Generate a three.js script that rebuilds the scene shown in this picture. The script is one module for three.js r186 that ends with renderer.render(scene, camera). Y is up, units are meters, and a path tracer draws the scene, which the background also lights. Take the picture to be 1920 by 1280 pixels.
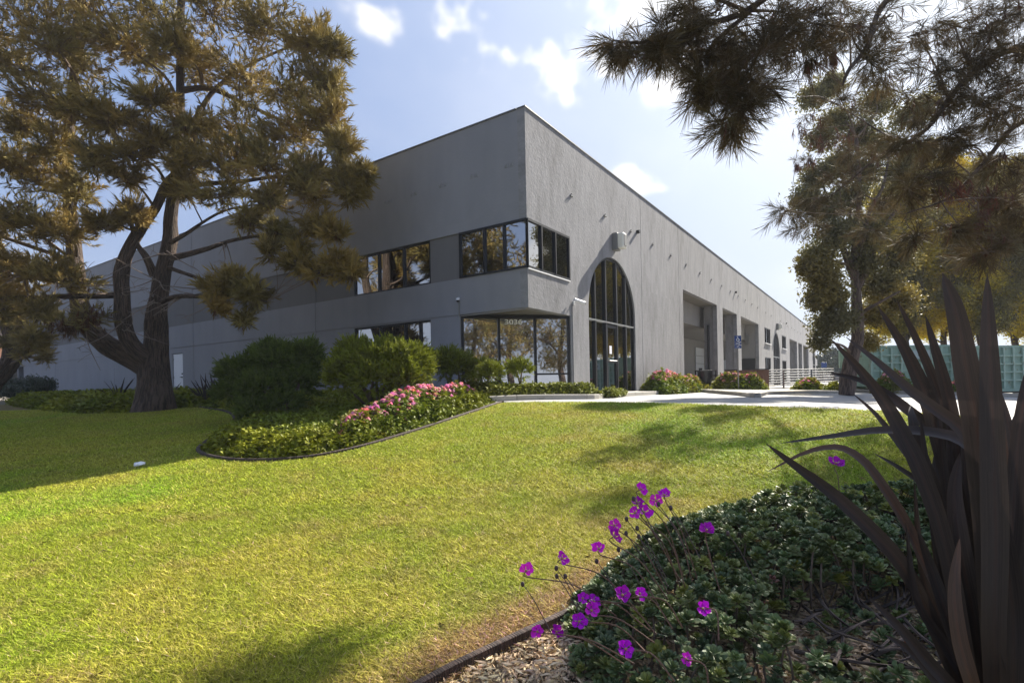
import * as THREE from 'three';
import { mergeGeometries, mergeVertices } from 'three/addons/utils/BufferGeometryUtils.js';
import { RoundedBoxGeometry } from 'three/addons/geometries/RoundedBoxGeometry.js';
import { FontLoader } from 'three/addons/loaders/FontLoader.js';
import { TextGeometry } from 'three/addons/geometries/TextGeometry.js';

const V = (x, y, z) => new THREE.Vector3(x, y, z);
const { sin, cos, PI, sqrt, abs, min, max, floor, exp, pow, atan2, tan, hypot, random: _r } = Math;
const clamp = (x, a = 0, b = 1) => min(b, max(a, x)), lerp = (a, b, t) => a + (b - a) * t;
const sstep = (a, b, x) => { const t = clamp((x - a) / (b - a)); return t * t * (3 - 2 * t); };
function rng(seed) { let a = seed >>> 0; return () => { a = (a + 0x6d2b79f5) | 0; let t = Math.imul(a ^ (a >>> 15), 1 | a); t = (t + Math.imul(t ^ (t >>> 7), 61 | t)) ^ t; return ((t ^ (t >>> 14)) >>> 0) / 4294967296; }; }

// ------------------------------------------------------------------ camera
const scene = new THREE.Scene();
const W = 1920, HH = 1280, F = 992.4, ROLL = 0.0193, HY = 720, EYE = 0.38;
const camera = new THREE.PerspectiveCamera(2 * Math.atan(HH / 2 / F) * 180 / PI, W / HH, 0.05, 3000);
camera.position.set(0, EYE, 0);
camera.rotation.set(0, 0, -ROLL);
camera.setViewOffset(W, HH, 0, HH / 2 - HY, W, HH);
camera.updateMatrixWorld();
const CR = cos(ROLL), SR = sin(ROLL);
const ray = (px, py) => { const X = (px - 960) / F, Y = (HY - py) / F; return [X * CR + Y * SR, -X * SR + Y * CR]; };
const at = (px, py, d) => { const [x, y] = ray(px, py); return V(x * d, EYE + y * d, -d); };

// ------------------------------------------------------------------ light and sky
const SUN_AZ = 43.7 * PI / 180, SUN_EL = 38 * PI / 180;
const SUN = V(sin(SUN_AZ) * cos(SUN_EL), sin(SUN_EL), -cos(SUN_AZ) * cos(SUN_EL));
const EXPOSURE = 2.8, SUN_POWER = 5, SKY_GAIN = 0.222;
const renderer = new THREE.WebGLRenderer({ antialias: true });
renderer.toneMapping = THREE.LinearToneMapping;
renderer.toneMappingExposure = EXPOSURE;
renderer.shadowMap.enabled = true;
renderer.setSize(1024, 682);
const sun = new THREE.DirectionalLight(new THREE.Color().setRGB(1, 0.925, 0.81), SUN_POWER);
sun.name = 'sun_light';
sun.target.position.set(0, 0, -20); sun.position.copy(SUN).multiplyScalar(120).add(sun.target.position);
sun.castShadow = true; sun.shadow.radius = 1;
Object.assign(sun.shadow.camera, { left: -60, right: 60, top: 60, bottom: -60, near: 1, far: 300 });
scene.add(sun, sun.target);

// value noise
const P = new Uint8Array(512); { const r = rng(5); const a = [...Array(256).keys()]; for (let i = 255; i > 0; i--) { const j = floor(r() * (i + 1)); [a[i], a[j]] = [a[j], a[i]]; } for (let i = 0; i < 512; i++) P[i] = a[i & 255]; }
function noise3(x, y, z) {
  const X = floor(x), Y = floor(y), Z = floor(z), f = x - X, g = y - Y, h = z - Z;
  const u = f * f * (3 - 2 * f), v = g * g * (3 - 2 * g), w = h * h * (3 - 2 * h);
  const q = (i, j, k) => P[(P[(P[(X + i) & 255] + Y + j) & 255] + Z + k) & 255] / 255;
  return lerp(lerp(lerp(q(0, 0, 0), q(1, 0, 0), u), lerp(q(0, 1, 0), q(1, 1, 0), u), v), lerp(lerp(q(0, 0, 1), q(1, 0, 1), u), lerp(q(0, 1, 1), q(1, 1, 1), u), v), w);
}
const fbm3 = (x, y, z, o = 5) => { let s = 0, a = 0.5, n = 0; for (let i = 0; i < o; i++) { s += a * noise3(x, y, z); n += a; a *= 0.5; x *= 2.03; y *= 2.03; z *= 2.03; } return s / n; };
function pnoise(x, y, p) {   // repeats after p cells
  const X = floor(x), Y = floor(y), f = x - X, g = y - Y, u = f * f * (3 - 2 * f), v = g * g * (3 - 2 * g), m = (a) => ((a % p) + p) % p;
  const q = (i, j) => P[(P[m(X + i) & 255] + m(Y + j)) & 255] / 255;
  return lerp(lerp(q(0, 0), q(1, 0), u), lerp(q(0, 1), q(1, 1), u), v);
}
const pfbm = (x, y, p, o = 4, off = 0) => { let s = 0, a = 0.5, n = 0; for (let i = 0; i < o; i++) { s += a * pnoise(x * p + off * p, y * p, p); n += a; a *= 0.55; p *= 2; } return s / n; };

{ // air and clouds
  const w = 1536, h = 768, data = new Float32Array(w * h * 4), r = rng(11);
  const dirOf = (px, py) => { const [x, y] = ray(px, py); return V(x, y, -1).normalize(); };
  const blobs = [[735, 28, 60, 30, .75], [870, 48, 62, 52, .95], [975, 112, 55, 24, .95], [1010, 30, 60, 40, .55], [1090, 100, 70, 48, 1.2], [1165, 55, 60, 55, 1.1], [1215, 20, 70, 50, .9], [1208, 338, 48, 26, .95], [1235, 352, 30, 16, .8], [1250, 130, 60, 40, .6]].map(([x, y, a, b, s]) => [dirOf(x, y), a * 1.2 / F, b * 1.2 / F, s]);
  while (blobs.length < 90) { // the same kind of scattered cloud over the rest of the sky
    const az = r() * 2 * PI, el = 0.15 + 1.2 * r(), d = V(cos(az) * cos(el), sin(el), sin(az) * cos(el));
    const vx = -d.x / d.z, ok = d.z > -0.1 || abs(vx) > 1.1 || d.y / -d.z > 0.85;
    if (ok) blobs.push([d, 0.05 + 0.09 * r(), 0.03 + 0.05 * r(), 0.6 + 0.6 * r()]);
  }
  const fr = blobs.map(([d, a, b, s]) => { const right = V(-d.z, 0, d.x).normalize(), up = V().crossVectors(right, d); return [d, right, up, a, b, s]; });
  for (let j = 0; j < h; j++) for (let i = 0; i < w; i++) {
    const el = ((j + .5) / h - .5) * PI, az = ((i + .5) / w - .5) * 2 * PI, y = sin(el), c = cos(el), x = c * cos(az), z = c * sin(az);
    const k = (j * w + i) * 4;
    const cs = clamp(x * SUN.x + y * SUN.y + z * SUN.z, -1, 1), ang = Math.acos(cs), yy = max(y, 0);
    const hz = exp(-yy * 4.2), glow = exp(-ang * ang / 0.42), aur = exp(-ang / 0.22);
    let R = lerp(0.36, 0.98, hz), G = lerp(0.58, 1.12, hz), B = lerp(1.12, 1.34, hz);
    const g = 1.35 * glow + 0.6 * aur; R += g * 1.0; G += g * 0.95; B += g * 0.78;
    if (y > 0.02) {
      let den = 0; const q = fbm3(x * 11 + 7, y * 13, z * 11 + 3, 5) - 0.5, q2 = fbm3(x * 30, y * 34 + 9, z * 30, 4) - 0.5;
      for (const [d, right, up, a, b, s] of fr) { const dt = d.x * x + d.y * y + d.z * z; if (dt < 0.9) continue; const e = (right.x * x + right.y * y + right.z * z) / a, f = (up.x * x + up.y * y + up.z * z) / b, m = s * exp(-(e * e + f * f)); den = max(den, m); }
      den = 0.95 * sstep(0.2, 1.05, den + (q * 3.0 + q2 * 2.4) * sstep(0.02, 0.5, den));
      den = clamp(den + 0.22 * sstep(0.46, 0.75, fbm3(x * 4 + 1, y * 6, z * 4, 5)) * exp(-yy * 1.2));
      const br = 1.75 + 0.9 * glow;
      R = lerp(R, br, den * .9); G = lerp(G, br * 1.0, den * .9); B = lerp(B, br * 1.02, den * .9);
    }
    data[k] = R * SKY_GAIN; data[k + 1] = G * SKY_GAIN; data[k + 2] = B * SKY_GAIN; data[k + 3] = 1;
  }
  const t = new THREE.DataTexture(data, w, h, THREE.RGBAFormat, THREE.FloatType);
  t.mapping = THREE.EquirectangularReflectionMapping; t.magFilter = THREE.LinearFilter; t.needsUpdate = true;
  scene.background = t; scene.environment = t;
}
scene.fog = new THREE.FogExp2(new THREE.Color(0.85, 0.9, 1.0), 0.0007);

// ------------------------------------------------------------------ materials
function tex(n, m, fn, srgb) {   // fn(u, v) -> [r, g, b] or grey, 0..1
  const d = new Uint8Array(n * m * 4);
  for (let j = 0; j < m; j++) for (let i = 0; i < n; i++) { const c = fn((i + .5) / n, (j + .5) / m), k = (j * n + i) * 4, a = Array.isArray(c); for (let e = 0; e < 3; e++) d[k + e] = clamp(a ? c[e] : c) * 255; d[k + 3] = 255; }
  const t = new THREE.DataTexture(d, n, m); t.wrapS = t.wrapT = THREE.RepeatWrapping; t.magFilter = THREE.LinearFilter; if (srgb) t.colorSpace = THREE.SRGBColorSpace; t.needsUpdate = true; return t;
}
const rep = (t, x, y = x) => { const c = t.clone(); c.repeat.set(x, y); c.needsUpdate = true; return c; };
function mat(r, g, b, rough = 0.8, o = {}) { const m = new THREE.MeshPhysicalMaterial({ roughness: rough, side: THREE.DoubleSide, ...o }); m.color.setRGB(r, g, b); return m; }
const leafMat = (r, g, b, rough, trans, o = {}) => mat(r, g, b, rough, { transmission: trans, thickness: 0, ...o });

const tStuccoC = tex(1024, 1024, (u, v) => { const big = pfbm(u, v, 3, 4), st = pfbm(u * 1, v * .25, 24, 4, .3), fi = pfbm(u, v, 90, 3, .7); const g = .80 + .34 * (big - .5) + .42 * (st - .5) + .2 * (fi - .5); return [g, g, g * 0.995]; });
const tStuccoB = tex(1024, 1024, (u, v) => .55 * pfbm(u, v, 70, 4, .2) + .3 * pfbm(u, v, 18, 3, .5) + .25 * pfbm(u, v * .5, 40, 3, .1));
const tPlainC = tex(512, 512, (u, v) => { const g = .86 + .16 * (pfbm(u, v, 4, 5) - .5) + .1 * (pfbm(u, v * .2, 16, 3, .3) - .5); return [g, g, g]; });
const tBark = tex(512, 512, (u, v) => { const w = pfbm(u, v, 6, 3) * .6, r = pfbm(u + w * .12, v * .22, 26, 3, .4), c = pfbm(u, v, 40, 3); return clamp(sstep(.32, .7, r) * .8 + .3 * c); });
const tBarkC = tex(512, 512, (u, v) => { const w = pfbm(u, v, 6, 3) * .6, r = pfbm(u + w * .12, v * .22, 26, 3, .4), c = pfbm(u, v, 50, 3, .2), g = .35 + .6 * sstep(.3, .72, r) + .3 * (c - .5); return [g, g * .93, g * .88]; });
const tConc = tex(1024, 1024, (u, v) => { const g = .84 + .22 * (pfbm(u, v, 5, 5) - .5) + .25 * (pfbm(u, v, 120, 3, .3) - .5) - .16 * sstep(.66, .78, pfbm(u, v, 12, 4, .6)); return [g, g * .985, g * .95]; });
const tSoil = tex(512, 512, (u, v) => { const g = .5 + .8 * (pfbm(u, v, 40, 4) - .5) + .5 * (pfbm(u, v, 6, 3, .4) - .5); return [g, g * .9, g * .78]; });
const tRust = tex(512, 512, (u, v) => { const r = sstep(.6, .74, pfbm(u, v, 9, 5)), d = pfbm(u, v * .3, 20, 3, .4); const g = .88 + .25 * (d - .5); return [lerp(g, .62, r * .8), lerp(g, .42, r * .8), lerp(g, .3, r * .8)]; });
const tStreak = tex(256, 512, (u, v) => { const s = pfbm(u, v * .02, 40, 3), m = exp(-pow((u - .5) / .06, 2)), t = pfbm(u, v, 20, 3, .5); const e = sstep(.455, .485, abs(u - .5)), k = .38 + .75 * s + .3 * (t - .5); return [k + .35 * m + .5 * e, k + .08 * m + .28 * e, k + .12 * e]; });

const M = {
  wall: mat(.27, .27, .282, .92, { map: rep(tStuccoC, .25), bumpMap: rep(tStuccoB, .3), bumpScale: .009 }),
  wallShaded: mat(.272, .278, .3, .9, { map: rep(tPlainC, .2), bumpMap: rep(tStuccoB, .3), bumpScale: .004 }),  // same paint as wall; shaded facade look put in as smoother, bluer colour
  band: mat(.165, .162, .163, .9, { map: rep(tPlainC, .22), bumpMap: rep(tStuccoB, .3), bumpScale: .004 }),
  soffit: mat(.19, .175, .15, .9, { map: rep(tPlainC, .3) }),
  inner: mat(.3, .29, .28, .9, { map: rep(tPlainC, .3) }),
  dark: mat(.02, .02, .022, .9),
  cap: mat(.11, .112, .118, .5, { metalness: .2 }),
  frame: mat(.012, .013, .016, .4, { metalness: .3 }),
  sill: mat(.85, .85, .85, .45),
  glass: mat(.2, .22, .22, .015, { transmission: 1, thickness: 0, ior: 5 }),
  white: mat(.62, .64, .68, .5),
  metal: mat(.42, .42, .41, .38, { metalness: .85 }),
  lamp: mat(.75, .74, .66, .3),
  black: mat(.012, .012, .013, .5),
  bin: mat(.013, .014, .016, .42),
  conc: mat(.40, .385, .35, .9, { map: rep(tConc, .3), bumpMap: rep(tConc, .6), bumpScale: .004 }),
  road: mat(.36, .36, .36, .82, { map: rep(tConc, .18), bumpMap: rep(tConc, .5), bumpScale: .004 }),
  soil: mat(.15, .115, .075, .95, { map: rep(tSoil, 1.1), bumpMap: rep(tSoil, 1.6), bumpScale: .03 }),
  turf: mat(.24, .2, .04, .95, { map: rep(tSoil, 1.3), bumpMap: rep(tSoil, 2), bumpScale: .02 }),
  field: mat(.16, .15, .07, .95, { map: rep(tSoil, .3) }),
  pineBark: mat(.14, .105, .082, .95, { map: rep(tBarkC, 1.1, .7), bumpMap: rep(tBark, 1.1, .7), bumpScale: .09 }),
  twig: mat(.13, .095, .07, .9),
  greyBark: mat(.16, .125, .105, .9, { map: rep(tBarkC, 1.2, .8), bumpMap: rep(tBark, 1.2, .8), bumpScale: .03 }),
  edging: mat(.075, .05, .04, .75, { map: rep(tBarkC, 6, .5), bumpMap: rep(tBark, 6, .5), bumpScale: .004 }),
  green: mat(.29, .44, .34, .55, { map: rep(tRust, .4), bumpMap: rep(tRust, .4), bumpScale: .004 }),
  greenLight: mat(.37, .52, .41, .5, { map: rep(tRust, .4) }),
  greenPlate: mat(.36, .44, .42, .5),
  signBlue: mat(.012, .05, .21, .4),
  signWhite: mat(.75, .76, .78, .4),
  brown: mat(.17, .085, .055, .8, { map: rep(tPlainC, .8) }),
  galv: mat(.22, .22, .215, .55, { metalness: .4 }),
  paper: mat(.78, .78, .78, .8),
  beige: mat(.55, .42, .33, .9, { map: rep(tPlainC, .1) }),
};
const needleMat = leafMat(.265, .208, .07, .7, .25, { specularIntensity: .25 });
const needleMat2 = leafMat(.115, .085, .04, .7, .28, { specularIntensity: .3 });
const ivyMat = leafMat(.27, .32, .03, .5, .45, { specularIntensity: .16 });
const junMat = leafMat(.2, .235, .026, .75, .3, { specularIntensity: .25 });
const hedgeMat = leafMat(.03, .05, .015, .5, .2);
const gumMat = leafMat(.22, .19, .075, .55, .62, { specularIntensity: .5 });
const grassMat = leafMat(.475, .50, .033, .7, .46, { specularIntensity: .3, vertexColors: true });
const pelMat = leafMat(.22, .27, .03, .65, .45, { specularIntensity: .25 });
const pinkMat = leafMat(.86, .42, .5, .7, .4, { specularIntensity: .3 });
const flaxMat = leafMat(.05, .038, .033, .55, .32, { map: rep(tStreak, 1, 1), specularIntensity: .5 });
const succMat = leafMat(.15, .185, .07, .45, .32, { specularIntensity: .5 });
const purpleMat = leafMat(.78, .015, .88, .6, .5, { specularIntensity: .3 });
const strawMat = mat(.62, .5, .33, .8);

// ------------------------------------------------------------------ scene helpers
const used = {};
const numbered = (n) => { const k = used[n] = (used[n] ?? -1) + 1; return k ? n + '_' + String(k).padStart(3, '0') : n; };
function tag(o, label, category, group, kind) { if (label) o.userData.label = label; if (category) o.userData.category = category; if (group) o.userData.group = group; if (kind) o.userData.kind = kind; return o; }
function thing(name, label, category, base, group) { const o = new THREE.Group(); o.name = numbered(name); o.position.copy(base); scene.add(o); return tag(o, label, category, group); }
const shadow = (m) => { m.castShadow = m.receiveShadow = true; return m; };
function part(name, geos, m, parent, world = true) {   // geometry in world coordinates becomes a child of its thing (which is not turned)
  let g = Array.isArray(geos) ? (geos.length > 1 ? mergeGeometries(geos.map(plain)) : geos[0]) : geos;
  if (world) { const p = V(0, 0, 0); for (let o = parent; o && o !== scene; o = o.parent) p.add(o.position); g = g.clone().translate(-p.x, -p.y, -p.z); }
  const o = shadow(new THREE.Mesh(g, m)); o.name = name; parent.add(o); return o;
}
function plain(g) { let q = g.index ? g.toNonIndexed() : g; for (const k of Object.keys(q.attributes)) if (!['position', 'normal', 'uv'].includes(k)) q.deleteAttribute(k); if (!q.attributes.uv) q.setAttribute('uv', new THREE.BufferAttribute(new Float32Array(q.attributes.position.count * 2), 2)); if (!q.attributes.normal) q.computeVertexNormals(); return q; }
function solo(name, geos, m, label, category, kind, group) { const g = Array.isArray(geos) ? mergeGeometries(geos.map(plain)) : geos; const o = shadow(new THREE.Mesh(g, m)); o.name = numbered(name); scene.add(o); return tag(o, label, category, group, kind); }
const dummy = new THREE.Object3D(), col = new THREE.Color(), UP = V(0, 1, 0);
function inst(name, g, m, items, parent, kind = 'stuff') {  // items: [position, direction, roll, scale, colour]
  const p = V(0, 0, 0); for (let o = parent; o && o !== scene; o = o.parent) p.add(o.position);
  const o = shadow(new THREE.InstancedMesh(g, m, items.length)); o.name = parent === scene ? numbered(name) : name;
  const q = new THREE.Quaternion(), q2 = new THREE.Quaternion();
  items.forEach(([pos, dir, roll, s, c], i) => {
    dummy.position.copy(pos).sub(p); q.setFromUnitVectors(UP, dir); q2.setFromAxisAngle(UP, roll); dummy.quaternion.copy(q.multiply(q2)); if (s.isVector3) dummy.scale.copy(s); else dummy.scale.setScalar(s); dummy.updateMatrix(); o.setMatrixAt(i, dummy.matrix);
    o.setColorAt(i, c ? col.setRGB(c[0], c[1], c[2]) : col.setRGB(1, 1, 1));
  });
  parent.add(o); if (kind) o.userData.kind = kind; return o;
}
const box = (w, h, d, x = 0, y = 0, z = 0) => { const g = new THREE.BoxGeometry(w, h, d); const uv = g.attributes.uv, dims = [[d, h], [d, h], [w, d], [w, d], [w, h], [w, h]]; for (let f = 0; f < 6; f++) for (let k = 0; k < 4; k++) uv.setXY(f * 4 + k, uv.getX(f * 4 + k) * dims[f][0], uv.getY(f * 4 + k) * dims[f][1]); return g.translate(x, y, z); };
const cyl = (r0, r1, h, x, y, z, n = 12) => new THREE.CylinderGeometry(r1, r0, h, n).translate(x, y + h / 2, z);
const rbox = (w, h, d, r, x = 0, y = 0, z = 0) => new RoundedBoxGeometry(w, h, d, 2, r).translate(x, y, z);
// bar between two points
function bar(a, b, r, n = 6) { const d = b.clone().sub(a), g = new THREE.CylinderGeometry(r, r, d.length(), n); g.applyQuaternion(new THREE.Quaternion().setFromUnitVectors(UP, d.clone().normalize())); return g.translate((a.x + b.x) / 2, (a.y + b.y) / 2, (a.z + b.z) / 2); }
// tapered limb through points
function limb(pts, r0, r1, n = 8, seg = 5, wob = 0, rr = null) {
  const c = new THREE.CatmullRomCurve3(pts), m = max(2, (pts.length - 1) * seg), pos = [], uv = [], idx = [];
  let nrm = V(1, 0, 0), len = 0, prev = null;
  for (let i = 0; i <= m; i++) {
    const t = i / m, p = c.getPoint(t), tan_ = c.getTangent(t); nrm.addScaledVector(tan_, -nrm.dot(tan_)); if (nrm.lengthSq() < 1e-6) nrm.set(0, 0, 1); nrm.normalize(); const bi = V().crossVectors(tan_, nrm);
    if (prev) len += p.distanceTo(prev); prev = p; const r = rr ? rr(t) : lerp(r0, r1, t);
    for (let k = 0; k <= n; k++) { const a = k / n * 2 * PI, w = 1 + wob * (noise3(cos(a) * 1.5 + 9, sin(a) * 1.5 + 4, len * 2.2) - .5); pos.push(p.x + (nrm.x * cos(a) + bi.x * sin(a)) * r * w, p.y + (nrm.y * cos(a) + bi.y * sin(a)) * r * w, p.z + (nrm.z * cos(a) + bi.z * sin(a)) * r * w); uv.push(k / n * 2 * PI * r0, len); }
  }
  for (let i = 0; i < m; i++) for (let k = 0; k < n; k++) { const a = i * (n + 1) + k, b = a + n + 1; idx.push(a, a + 1, b, b, a + 1, b + 1); }
  const g = new THREE.BufferGeometry(); g.setAttribute('position', new THREE.Float32BufferAttribute(pos, 3)); g.setAttribute('uv', new THREE.Float32BufferAttribute(uv, 2)); g.setIndex(idx); g.computeVertexNormals(); return g;
}
function tri(fn) { const p = [], n = []; fn((a, b, c) => { p.push(...a, ...b, ...c); }); const g = new THREE.BufferGeometry(); g.setAttribute('position', new THREE.Float32BufferAttribute(p, 3)); g.setAttribute('uv', new THREE.Float32BufferAttribute(new Float32Array(p.length / 3 * 2), 2)); g.computeVertexNormals(); return g; }

// ------------------------------------------------------------------ terrain: a thin-plate surface through levelled points (x, depth, height)
const CTRL = [[0, 0, -1.26], [0, 2.6, -1.12], [-2.8, 2.8, -1.17], [2.4, 2.6, -1.1], [-5, 0, -1.3], [6, 0, -1.2], [.47, 11.7, -.06], [-1.2, 12.3, -.05], [2.4, 11, -.08], [4.2, 9, -.13], [5.6, 8, -.18], [6.2, 6.6, -.25], [1.6, 6.5, -.58],
  [-11, 15.5, -.27], [-5.7, 8, -.77], [-3, 10.5, -.35], [-20, 25, -.02], [-36, 38, -.02], [-8, 19, -.06], [-3, 15.5, 0], [-9, 5, -1.02], [-19, 20, -.1], [-25, 8, -.9], [.6, 13.4, -.03], [2.3, 14.4, -.08], [4.6, 18, -.1], [6, 20.5, -.13], [10, 26, -.16], [16, 25, -.38], [19, 24, -.46], [21.5, 22, -.62], [27, 28.5, -.72], [20, 30, -.45], [26, 46, -.3], [50, 84, -.3], [36, 60, -.3], [12, 14, -.42], [10, 6, -.75], [16, 4, -1.3], [0, -10, -1.5], [60, 20, -1.6], [-60, -10, -1.6], [60, -30, -2], [-60, 60, -.3], [0, 160, -.4], [160, 120, -1.2], [-160, 100, -.6], [150, -80, -2.2], [-150, -80, -2]];
const TPS = (() => {
  const n = CTRL.length, N = n + 3, A = [], b = [], U = (r2) => r2 < 1e-9 ? 0 : r2 * Math.log(r2) / 2;
  for (let i = 0; i < n; i++) { const row = []; for (let j = 0; j < n; j++) row.push(U((CTRL[i][0] - CTRL[j][0]) ** 2 + (CTRL[i][1] - CTRL[j][1]) ** 2) + (i === j ? 2 : 0)); row.push(1, CTRL[i][0], CTRL[i][1]); A.push(row); b.push(CTRL[i][2]); }
  for (let k = 0; k < 3; k++) { const row = []; for (let j = 0; j < n; j++) row.push(k ? CTRL[j][k - 1] : 1); row.push(0, 0, 0); A.push(row); b.push(0); }
  for (let i = 0; i < N; i++) { let p = i; for (let j = i + 1; j < N; j++) if (abs(A[j][i]) > abs(A[p][i])) p = j; [A[i], A[p]] = [A[p], A[i]]; [b[i], b[p]] = [b[p], b[i]]; for (let j = i + 1; j < N; j++) { const f = A[j][i] / A[i][i]; if (!f) continue; for (let k = i; k < N; k++) A[j][k] -= f * A[i][k]; b[j] -= f * b[i]; } }
  for (let i = N - 1; i >= 0; i--) { for (let k = i + 1; k < N; k++) b[i] -= A[i][k] * b[k]; b[i] /= A[i][i]; }
  return (x, d) => { let s = b[n] + b[n + 1] * x + b[n + 2] * d; for (let j = 0; j < n; j++) s += b[j] * U((x - CTRL[j][0]) ** 2 + (d - CTRL[j][1]) ** 2); return s; };
})();
const hCache = new Map();
function Hraw(x, d) { return clamp(TPS(clamp(x, -150, 150), clamp(d, -80, 155)), -3, .3); }
const HC = 0.5;
function H(x, d) {   // the same surface, kept on a half-metre grid
  const i = floor(x / HC), j = floor(d / HC), f = x / HC - i, g = d / HC - j;
  const q = (a, b) => { const k = a * 100003 + b; let v = hCache.get(k); if (v === undefined) { v = Hraw(a * HC, b * HC); hCache.set(k, v); } return v; };
  return lerp(lerp(q(i, j), q(i + 1, j), f), lerp(q(i, j + 1), q(i + 1, j + 1), f), g);
}
function gnd(px, py, lift = 0) {   // where that line of sight meets the terrain
  const [x, y] = ray(px, py); let z = 1;
  for (; z < 200; z *= 1.01) if (EYE + y * z < H(x * z, z) + lift) break;
  let a = z / 1.01, b = z; for (let k = 0; k < 12; k++) { const m = (a + b) / 2; if (EYE + y * m < H(x * m, m) + lift) b = m; else a = m; }
  return V(x * b, EYE + y * b, -b);
}
const onG = (x, d, lift = 0) => V(x, H(x, d) + lift, -d);
const xd = (p) => [p.x, -p.z];
const inPoly = (x, d, P_) => { let c = false; for (let i = 0, j = P_.length - 1; i < P_.length; j = i++) { const [a, b] = P_[i], [e, f] = P_[j]; if ((b > d) !== (f > d) && x < (e - a) * (d - b) / (f - b) + a) c = !c; } return c; };
const edgeDist = (x, d, P_) => { let m = 1e9; for (let i = 0, j = P_.length - 1; i < P_.length; j = i++) { const [a, b] = P_[i], [e, f] = P_[j], l2 = (e - a) ** 2 + (f - b) ** 2 || 1e-9, t = clamp(((x - a) * (e - a) + (d - b) * (f - b)) / l2); m = min(m, hypot(x - a - t * (e - a), d - b - t * (f - b))); } return m; };
function sheet(poly, cell, lift) {   // a sheet over the terrain, cut to the outline
  let x0 = 1e9, x1 = -1e9, d0 = 1e9, d1 = -1e9; for (const [x, d] of poly) { x0 = min(x0, x); x1 = max(x1, x); d0 = min(d0, d); d1 = max(d1, d); }
  const pos = [], uv = [], yf = typeof lift === 'function' ? lift : (x, d) => H(x, d) + lift;
  const put = (x, d) => { pos.push(x, yf(x, d), -d); uv.push(x, d); };
  const clip = (pts, ax, lim, sg) => { const out = []; for (let i = 0; i < pts.length; i++) { const a = pts[i], b = pts[(i + 1) % pts.length], ia = (a[ax] - lim) * sg >= 0, ib = (b[ax] - lim) * sg >= 0; if (ia) out.push(a); if (ia !== ib) { const t = (lim - a[ax]) / (b[ax] - a[ax]); out.push([a[0] + t * (b[0] - a[0]), a[1] + t * (b[1] - a[1])]); } } return out; };
  for (let x = floor(x0 / cell) * cell; x < x1; x += cell) {
    const strip = clip(clip(poly, 0, x, 1), 0, x + cell, -1); if (strip.length < 3) continue;
    for (let d = floor(d0 / cell) * cell; d < d1; d += cell) {
      const c = clip(clip(strip, 1, d, 1), 1, d + cell, -1); if (c.length < 3) continue;
      const v2 = c.map(([a, b]) => new THREE.Vector2(a, b)); const ar = THREE.ShapeUtils.area(v2); if (abs(ar) < 1e-7) continue; if (ar < 0) v2.reverse();
      for (const f of THREE.ShapeUtils.triangulateShape(v2, [])) for (const k of f) put(v2[k].x, v2[k].y);
    }
  }
  const g = new THREE.BufferGeometry(); g.setAttribute('position', new THREE.Float32BufferAttribute(pos, 3)); g.setAttribute('uv', new THREE.Float32BufferAttribute(uv, 2));
  const m = mergeVertices(g, 1e-4); m.computeVertexNormals(); return m;
}
function strip(path, w, h, lift = 0, chamfer = .015, side = 1) { // a raised band of width w to one side of a path on the terrain: [top, faces]
  const pos = [], idx = [], uv = []; let len = 0; const n = path.length;
  for (let i = 0; i < n; i++) {
    const a = path[max(0, i - 1)], b = path[min(n - 1, i + 1)], dx = b[0] - a[0], dd = b[1] - a[1], l = hypot(dx, dd) || 1, nx = -dd / l * side, nd = dx / l * side, [x, d] = path[i]; if (i) len += hypot(x - path[i - 1][0], d - path[i - 1][1]);
    const y = H(x, d) + lift;
    for (const [o, yy] of [[0, y - .12], [0, y + h - chamfer], [chamfer, y + h], [w - chamfer, y + h], [w, y + h - chamfer], [w, y - .12]]) { pos.push(x + nx * o, yy, -(d + nd * o)); uv.push(len, o + yy); }
  }
  for (let i = 0; i < n - 1; i++) for (let k = 0; k < 5; k++) { const a = i * 6 + k, b = a + 6; idx.push(a, b, a + 1, a + 1, b, b + 1); }
  for (const e of [0, n - 1]) for (let k = 1; k < 5; k++) idx.push(e * 6, e * 6 + k, e * 6 + k + 1);
  let g = new THREE.BufferGeometry(); g.setAttribute('position', new THREE.Float32BufferAttribute(pos, 3)); g.setAttribute('uv', new THREE.Float32BufferAttribute(uv, 2)); g.setIndex(idx); g = g.toNonIndexed(); g.computeVertexNormals(); return g;
}
function smooth(path, step) { const c = new THREE.CatmullRomCurve3(path.map(([x, d]) => V(x, 0, d))), n = max(2, Math.round(c.getLength() / step)); return c.getSpacedPoints(n).map((p) => [p.x, p.z]); }

// ------------------------------------------------------------------ the setting
const gpath = (l) => l.map(([x, y]) => xd(gnd(x, y)));
const roadEdge = [[6.5, 2.2], [6.45, 4.5], ...gpath([[1830, 787], [1740, 780], [1650, 775], [1540, 770.5], [1420, 766], [1300, 761], [1180, 757.5], [1080, 756.8], [1000, 757], [950, 757.5]])];
const bedEdge = smooth(gpath([[945, 757], [900, 772], [850, 789], [800, 806], [750, 822], [700, 837], [650, 850], [600, 860], [550, 866], [500, 869], [450, 869], [410, 865], [380, 858], [367, 850], [371, 842], [395, 824], [425, 802], [436, 788], [424, 776], [398, 770], [372, 766]]), .22);
const ivyEdge = gpath([[372, 766], [330, 768], [300, 772], [250, 776], [150, 778], [80, 772], [30, 763], [8, 758]]);
const mulchEdge = [[-1.05, 2.02], ...gpath([[820, 1280], [950, 1216], [1085, 1150], [1180, 1088], [1290, 1018], [1400, 992], [1550, 982], [1700, 972], [1830, 962]]), [3.9, 4.5], [4.6, 3.9], [4.9, 2.6], [4.9, 0.4], [-1.2, .4]];
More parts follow.
